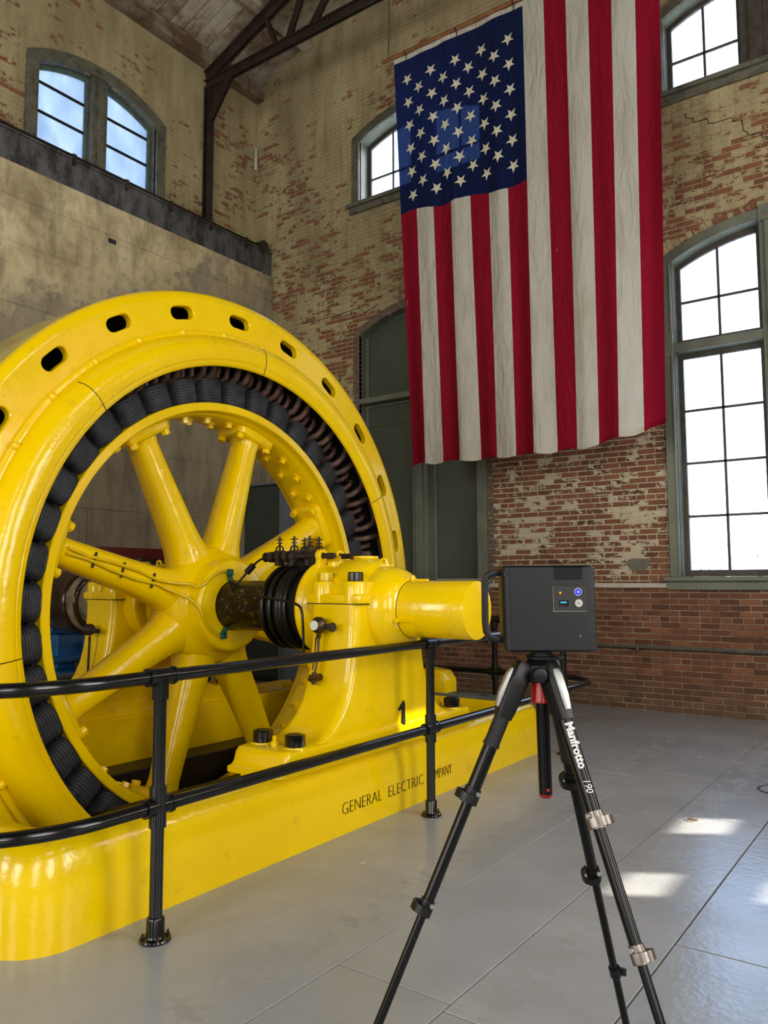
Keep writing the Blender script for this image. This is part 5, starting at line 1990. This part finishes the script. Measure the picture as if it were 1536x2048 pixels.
def leg(T, F, cuts, silver, lever_mat, grip_to, letters=False):
    T, F = Vector(T), Vector(F)
    d = (F - T).normalized()
    out = Vector((d.x, d.y, 0)).normalized()
    L = (F - T).length
    side = d.cross(Vector((0, 0, 1))).normalized()
    nrm = side.cross(d).normalized()
    if nrm.dot(out) < 0:
        nrm = -nrm
    A = lambda s: T + (F - T) * s
    root = None
    # shoulder casting
    m = MB()
    rings = []
    for s, w, h in ((-0.016, 0.018, 0.020), (-0.006, 0.024, 0.026), (0.03, 0.026, 0.027), (0.085, 0.024, 0.0245), (0.105, 0.022, 0.022)):
        c = A(s)
        R_ = []
        for sx, sy, b0 in ((1, 1, 0), (-1, 1, 90), (-1, -1, 180), (1, -1, 270)):
            for q in range(4):
                t = math.radians(b0 + 30 * q)
                R_.append(c + side * (sx * (w - 0.008) + 0.008 * math.cos(t)) + nrm * (sy * (h - 0.008) + 0.008 * math.sin(t)))
        rings.append(R_)
    m.loft(rings)
    lg = m.build('leg', M['black_satin'], tp, smooth=40)
    if silver:
        m = MB()
        rings = []
        for s, w, o in ((0.004, 0.010, 0.030), (0.018, 0.0125, 0.036), (0.06, 0.0115, 0.037), (0.088, 0.0085, 0.031)):
            c = A(s)
            rings.append([c + side * w + nrm * (o - 0.006), c + side * w * 0.7 + nrm * o, c - side * w * 0.7 + nrm * o, c - side * w + nrm * (o - 0.006), c - side * w + nrm * 0.018, c + side * w + nrm * 0.018])
        m.loft(rings)
        m.build('angle_latch', M['alu'], lg, smooth=30)['label'] = 'silver angle latch'
    rads = [0.0195, 0.0155, 0.0120]
    ss = [0.09] + list(cuts) + [1.0]
    if grip_to:
        m = MB()
        m.cyl(A(0.10), A(grip_to), 0.0215, 0.0215, n=20)
        m.cyl(A(grip_to - 0.005), A(grip_to + 0.002), 0.0235, n=20)
        m.build('foam_grip', GR, lg, smooth=40)
    for i in range(len(ss) - 1):
        m = MB()
        m.cyl(A(ss[i]), A(ss[i + 1]), rads[i], n=20)
        m.build('leg_section', AB, lg, smooth=40)
    for i, s in enumerate(cuts):
        r = rads[i]
        c = A(s)
        m = MB()
        m.cyl(c - d * 0.016, c + d * 0.016, r + 0.0055, n=20)
        m.cyl(c - d * 0.026, c - d * 0.012, r + 0.0035, n=20)
        lk_ = m.build('leg_lock', M['black_satin'] if lever_mat is not M['gunmetal'] else M['gunmetal'], lg, smooth=40)
        view = (CAM - c)
        view = (view - d * view.dot(d)).normalized()
        vs_ = view.cross(d).normalized()
        m = MB()
        rings = []
        for q in range(7):
            t = math.radians(-30 + 30 * q)
            rr = r + 0.009 + 0.002 * q
            p = c + (view * math.cos(t) + vs_ * math.sin(t) * (1 if lever_mat is M['gunmetal'] else -1)) * rr
            rings.append([p + d * 0.012, p - d * 0.010, p - d * 0.010 + (p - c).normalized() * 0.005, p + d * 0.012 + (p - c).normalized() * 0.005])
        m.loft(rings)
        m.build('lock_lever', lever_mat, lk_, smooth=40)
        m = MB()
        p = c + (view * 0.8 + vs_ * (-0.6 if lever_mat is M['gunmetal'] else 0.6)) * (r + 0.006) - d * 0.017
        m.cyl(p, p + (view * 0.8 + vs_ * (-0.6 if lever_mat is M['gunmetal'] else 0.6)) * 0.006, 0.006, n=12)
        m.build('lock_screw', M['alu'], lk_, smooth=40)
    m = MB()
    m.cyl(A(0.975), A(1.0) + Vector((0, 0, 0.004)), 0.015, 0.018, n=16)
    m.build('rubber_foot', GR, lg, smooth=40)
    return lg, A, d, side, nrm


FA, FB, FC = Vector((-1.369, 1.629, 0.012)), Vector((-0.418, 1.856, 0.012)), Vector((-0.927, 2.646, 0.012))
leg((-0.991, 2.042, 1.232), FA, (0.276, 0.506), True, M['gunmetal'] if False else M['black_satin'], 0.165)
lgB = leg((-0.923, 2.075, 1.232), FB, (0.301, 0.531), True, M['gunmetal'], 0)
leg((-0.948, 2.132, 1.232), FC, (0.278, 0.531), False, M['black_satin'], 0.225)
m = MB()
cC = Vector((-0.948, 2.132, 1.245)) + (FC - Vector((-0.948, 2.132, 1.245))) * 0.807
dC = (FC - Vector((-0.948, 2.132, 1.245))).normalized()
m.cyl(cC - dC * 0.016, cC + dC * 0.016, 0.0175, n=18)
m.box(cC + RT * 0.02, (0.03, 0.012, 0.02))
m.build('leg_lock', M['black_satin'], tp, smooth=40)
# lettering along the near leg
_, A, d, side, nrm = lgB
c = A(0.165)
view = CAM - c
view = (view - d * view.dot(d)).normalized()
base = A(0.112) + view * 0.0198
t1 = text_mesh('leg_lettering', 'Manfrotto', 0.0295, 0.0004, M['print_white'], tp, base + d.cross(view) * -0.0 - view.cross(d) * 0.002, d, view.cross(d), 1.0, 0.0011)
base2 = A(0.222) + view * 0.0198
text_mesh('leg_lettering', '190', 0.026, 0.0004, M['print_white'], tp, base2 - view.cross(d) * 0.002, d, view.cross(d), 0.9, 0.0, shear=0.25)

# scanner
scn = thing('scanner_camera', 'charcoal box-shaped 3D scanning camera with blue button on the tripod', 'scanner', (HUB.x, HUB.y, 1.295))
SZ0, SZ1 = 1.301, 1.522
zc = (1.283 + 1.522) / 2


def scan_pt(l, dd, z):
    """l across from the hub, dd away from the viewer"""
    return Vector((HUB.x, HUB.y, z)) + RT * l + FW * dd


S0 = 1.284
cl_, wd_, dp_ = 0.0155, 0.258, 0.11
m = MB()
rings = []
rr = 0.022
for z, ins, dl in ((S0, 0.006, 0.004), (S0 + 0.006, 0.0, 0.004), (1.516, 0.0, 0.0), (1.522, 0.006, 0.0)):
    R_ = []
    hx, hy = wd_ / 2 - ins, dp_ / 2 - ins
    for sx, sy, b0 in ((1, 1, 0), (-1, 1, 90), (-1, -1, 180), (1, -1, 270)):
        for q in range(7):
            t = math.radians(b0 + 15 * q)
            R_.append(scan_pt(cl_ + dl + sx * (hx - rr) + rr * math.cos(t), sy * (hy - rr) + rr * math.sin(t), z))
    rings.append(R_)
m.loft(rings)
m.build('shell', M['scanner'], scn, smooth=40)
ff = -dp_ / 2
m = MB()
m.lathe([(0.001, 0.0), (0.034, 0.0), (0.030, 0.003), (0.030, -0.006), (0.034, -0.007), (0.034, -0.0105), (0.001, -0.0105)][::-1], scan_pt(0.0, 0, S0 - 0.003), (0, 0, 1), 30)
m.build('mount_foot', M['black_satin'], scn, smooth=40)
# side handle
pts = []
lx = cl_ - wd_ / 2
for l, z in ((0.004, 1.503), (-0.022, 1.500), (-0.037, 1.494), (-0.043, 1.480), (-0.043, 1.43), (-0.043, 1.365), (-0.040, 1.336), (-0.030, 1.322), (-0.010, 1.316), (0.006, 1.314)):
    pts.append((lx + l, z))
m = MB()
rings = []
for i, (l, z) in enumerate(pts):
    a = Vector(pts[max(i - 1, 0)])
    b = Vector(pts[min(i + 1, len(pts) - 1)])
    tdir = (b - a).normalized()
    nx_, nz_ = -tdir.y, tdir.x
    w = 0.0088
    rings.append([scan_pt(l + nx_ * w, -0.013, z + nz_ * w), scan_pt(l + nx_ * w, 0.013, z + nz_ * w), scan_pt(l - nx_ * w, 0.013, z - nz_ * w), scan_pt(l - nx_ * w, -0.013, z - nz_ * w)])
m.loft(rings)
m.build('handle', M['black_satin'], scn, smooth=40, bevel=0.003, seg=2, bev_angle=40)
# pixel helper for the rear face: measured offsets across and height
fl_ = lambda px: (px - 1000) / 181.0 * wd_ + (cl_ - wd_ / 2)
fz_ = lambda py: 1.522 - (py - 1132) / 169.0 * (1.522 - S0)


def face_box(name, x0, x1, y0, y1, d0, d1, mat, parent=scn, bev=0.0008):
    m = MB()
    P_ = [(fl_(x0), fz_(y1)), (fl_(x1), fz_(y1)), (fl_(x1), fz_(y0)), (fl_(x0), fz_(y0))]
    m.loft([[scan_pt(l, ff - d0, z) for l, z in P_], [scan_pt(l, ff - d1, z) for l, z in P_]])
    return m.build(name, mat, parent, smooth=30, bevel=bev, seg=1)


pan = face_box('control_panel', 1097, 1162, 1172, 1222, -0.001, 0.0012, M['scanner_dark'])
m = MB()
Pp = [(fl_(a), fz_(b)) for a, b in ((1097, 1172), (1097, 1222), (1162, 1222), (1162, 1172))]
m.tube([scan_pt(l, ff - 0.0015, z) for l, z in Pp[:3]], 0.0012, 6)
m.build('panel_edge', M['gunmetal'], scn, smooth=40)
face_box('display', 1108, 1127, 1200, 1212, 0.0008, 0.002, plain('black_display', (6, 6, 8), 0.2, 0, 0.02), pan, 0)
face_box('display_line', 1111, 1123, 1203, 1206, 0.0018, 0.0024, M['lcd'], pan, 0)


def face_disc(name, x, y, r, d0, d1, mat, parent, n=24):
    m = MB()
    m.cyl(scan_pt(fl_(x), ff - d0, fz_(y)), scan_pt(fl_(x), ff - d1, fz_(y)), r, r * 0.96, n=n)
    return m.build(name, mat, parent, smooth=30)


face_disc('amber_light', 1111, 1186, 0.0035, 0.0005, 0.0022, M['led_amber'], pan, 14)
b1 = face_disc('power_button', 1145, 1184, 0.0110, 0.0005, 0.0040, M['alu'], pan)
face_disc('blue_ring', 1145, 1184, 0.0088, 0.0036, 0.0048, M['led_blue'], b1)
face_disc('button_centre', 1145, 1184, 0.0036, 0.0044, 0.0056, M['alu'], b1)
b2 = face_disc('mode_button', 1146, 1206, 0.0110, 0.0005, 0.0046, M['alu'], pan)
face_disc('button_mark', 1146, 1206, 0.0030, 0.0042, 0.0052, M['gunmetal'], b2)
for x, y in ((1005, 1150), (1165, 1147), (1010, 1281), (1173, 1278)):
    face_disc('corner_screw', x, y, 0.0042, -0.001, 0.0008, M['scanner_dark'], scn, 14)
face_disc('power_socket', 1148, 1270, 0.0055, -0.001, 0.0008, M['scanner_dark'], scn, 16)
face_disc('socket_pin', 1148, 1270, 0.0016, 0.0004, 0.0014, M['alu'], scn, 10)
for r in range(12):
    for q in range(8):
        x = 1098 + q * 7.4 + (3.7 if r % 2 else 0)
        if x > 1153:
            continue
        y = 1133.5 + r * 2.3
        dark = q >= 4
        face_box('vent_slit', x, x + 6.0, y, y + 1.3, -0.001, 0.0004 if dark else 0.0002, M['vent_black'], scn, 0)

# ---- yard things glimpsed through the clear window
bu = thing('yard_bush', 'pale green leafy bush outside the tall clear window', 'bush', (-3.1, 13.0, -0.2))
m = MB()
for k in range(900):
    c = Vector((-3.35 + random.gauss(0, 0.5), 13.0 + random.gauss(0, 0.4), 0.8 + random.gauss(0, 0.5)))
    a = Vector((random.gauss(0, 1), random.gauss(0, 1), random.gauss(0, 1))).normalized()
    b = a.cross(Vector((random.gauss(0, 1), random.gauss(0, 1), 1))).normalized()
    s = 0.06 + random.random() * 0.06
    m.add([c - a * s, c + b * s * 0.4, c + a * s, c - b * s * 0.4], [(0, 1, 2, 3)])
m.build('foliage', M['leaf'], bu, smooth=0, recalc=False)['kind'] = 'stuff'
for k in range(5):
    x = -3.2 + 0.3 * (k - 2)
    MB().tube([(x, 13.0, -0.2), (x * 1.02, 13.05, 0.5), (x * 1.04 + 0.05, 13.0, 1.1)], 0.02, 6).build('stem', M['steel_dark'], bu)
ow = thing('yard_prop', 'pale slanting timber props in the yard beyond the clear window', 'prop', (-3.6, 16.0, -0.2))
for x0, x1, z1 in ((-2.7, -4.3, 3.4), (-3.5, -4.6, 2.2)):
    MB().bar((x0, 15.6, -0.2), (x1, 15.9, z1), 0.22, 0.16).build('strut', M['ext_white'], ow, smooth=0)
MB().lim(-5.4, -3.4, 16.2, 16.3, 2.6, 2.7).build('rail', M['ext_white'], ow, smooth=0)
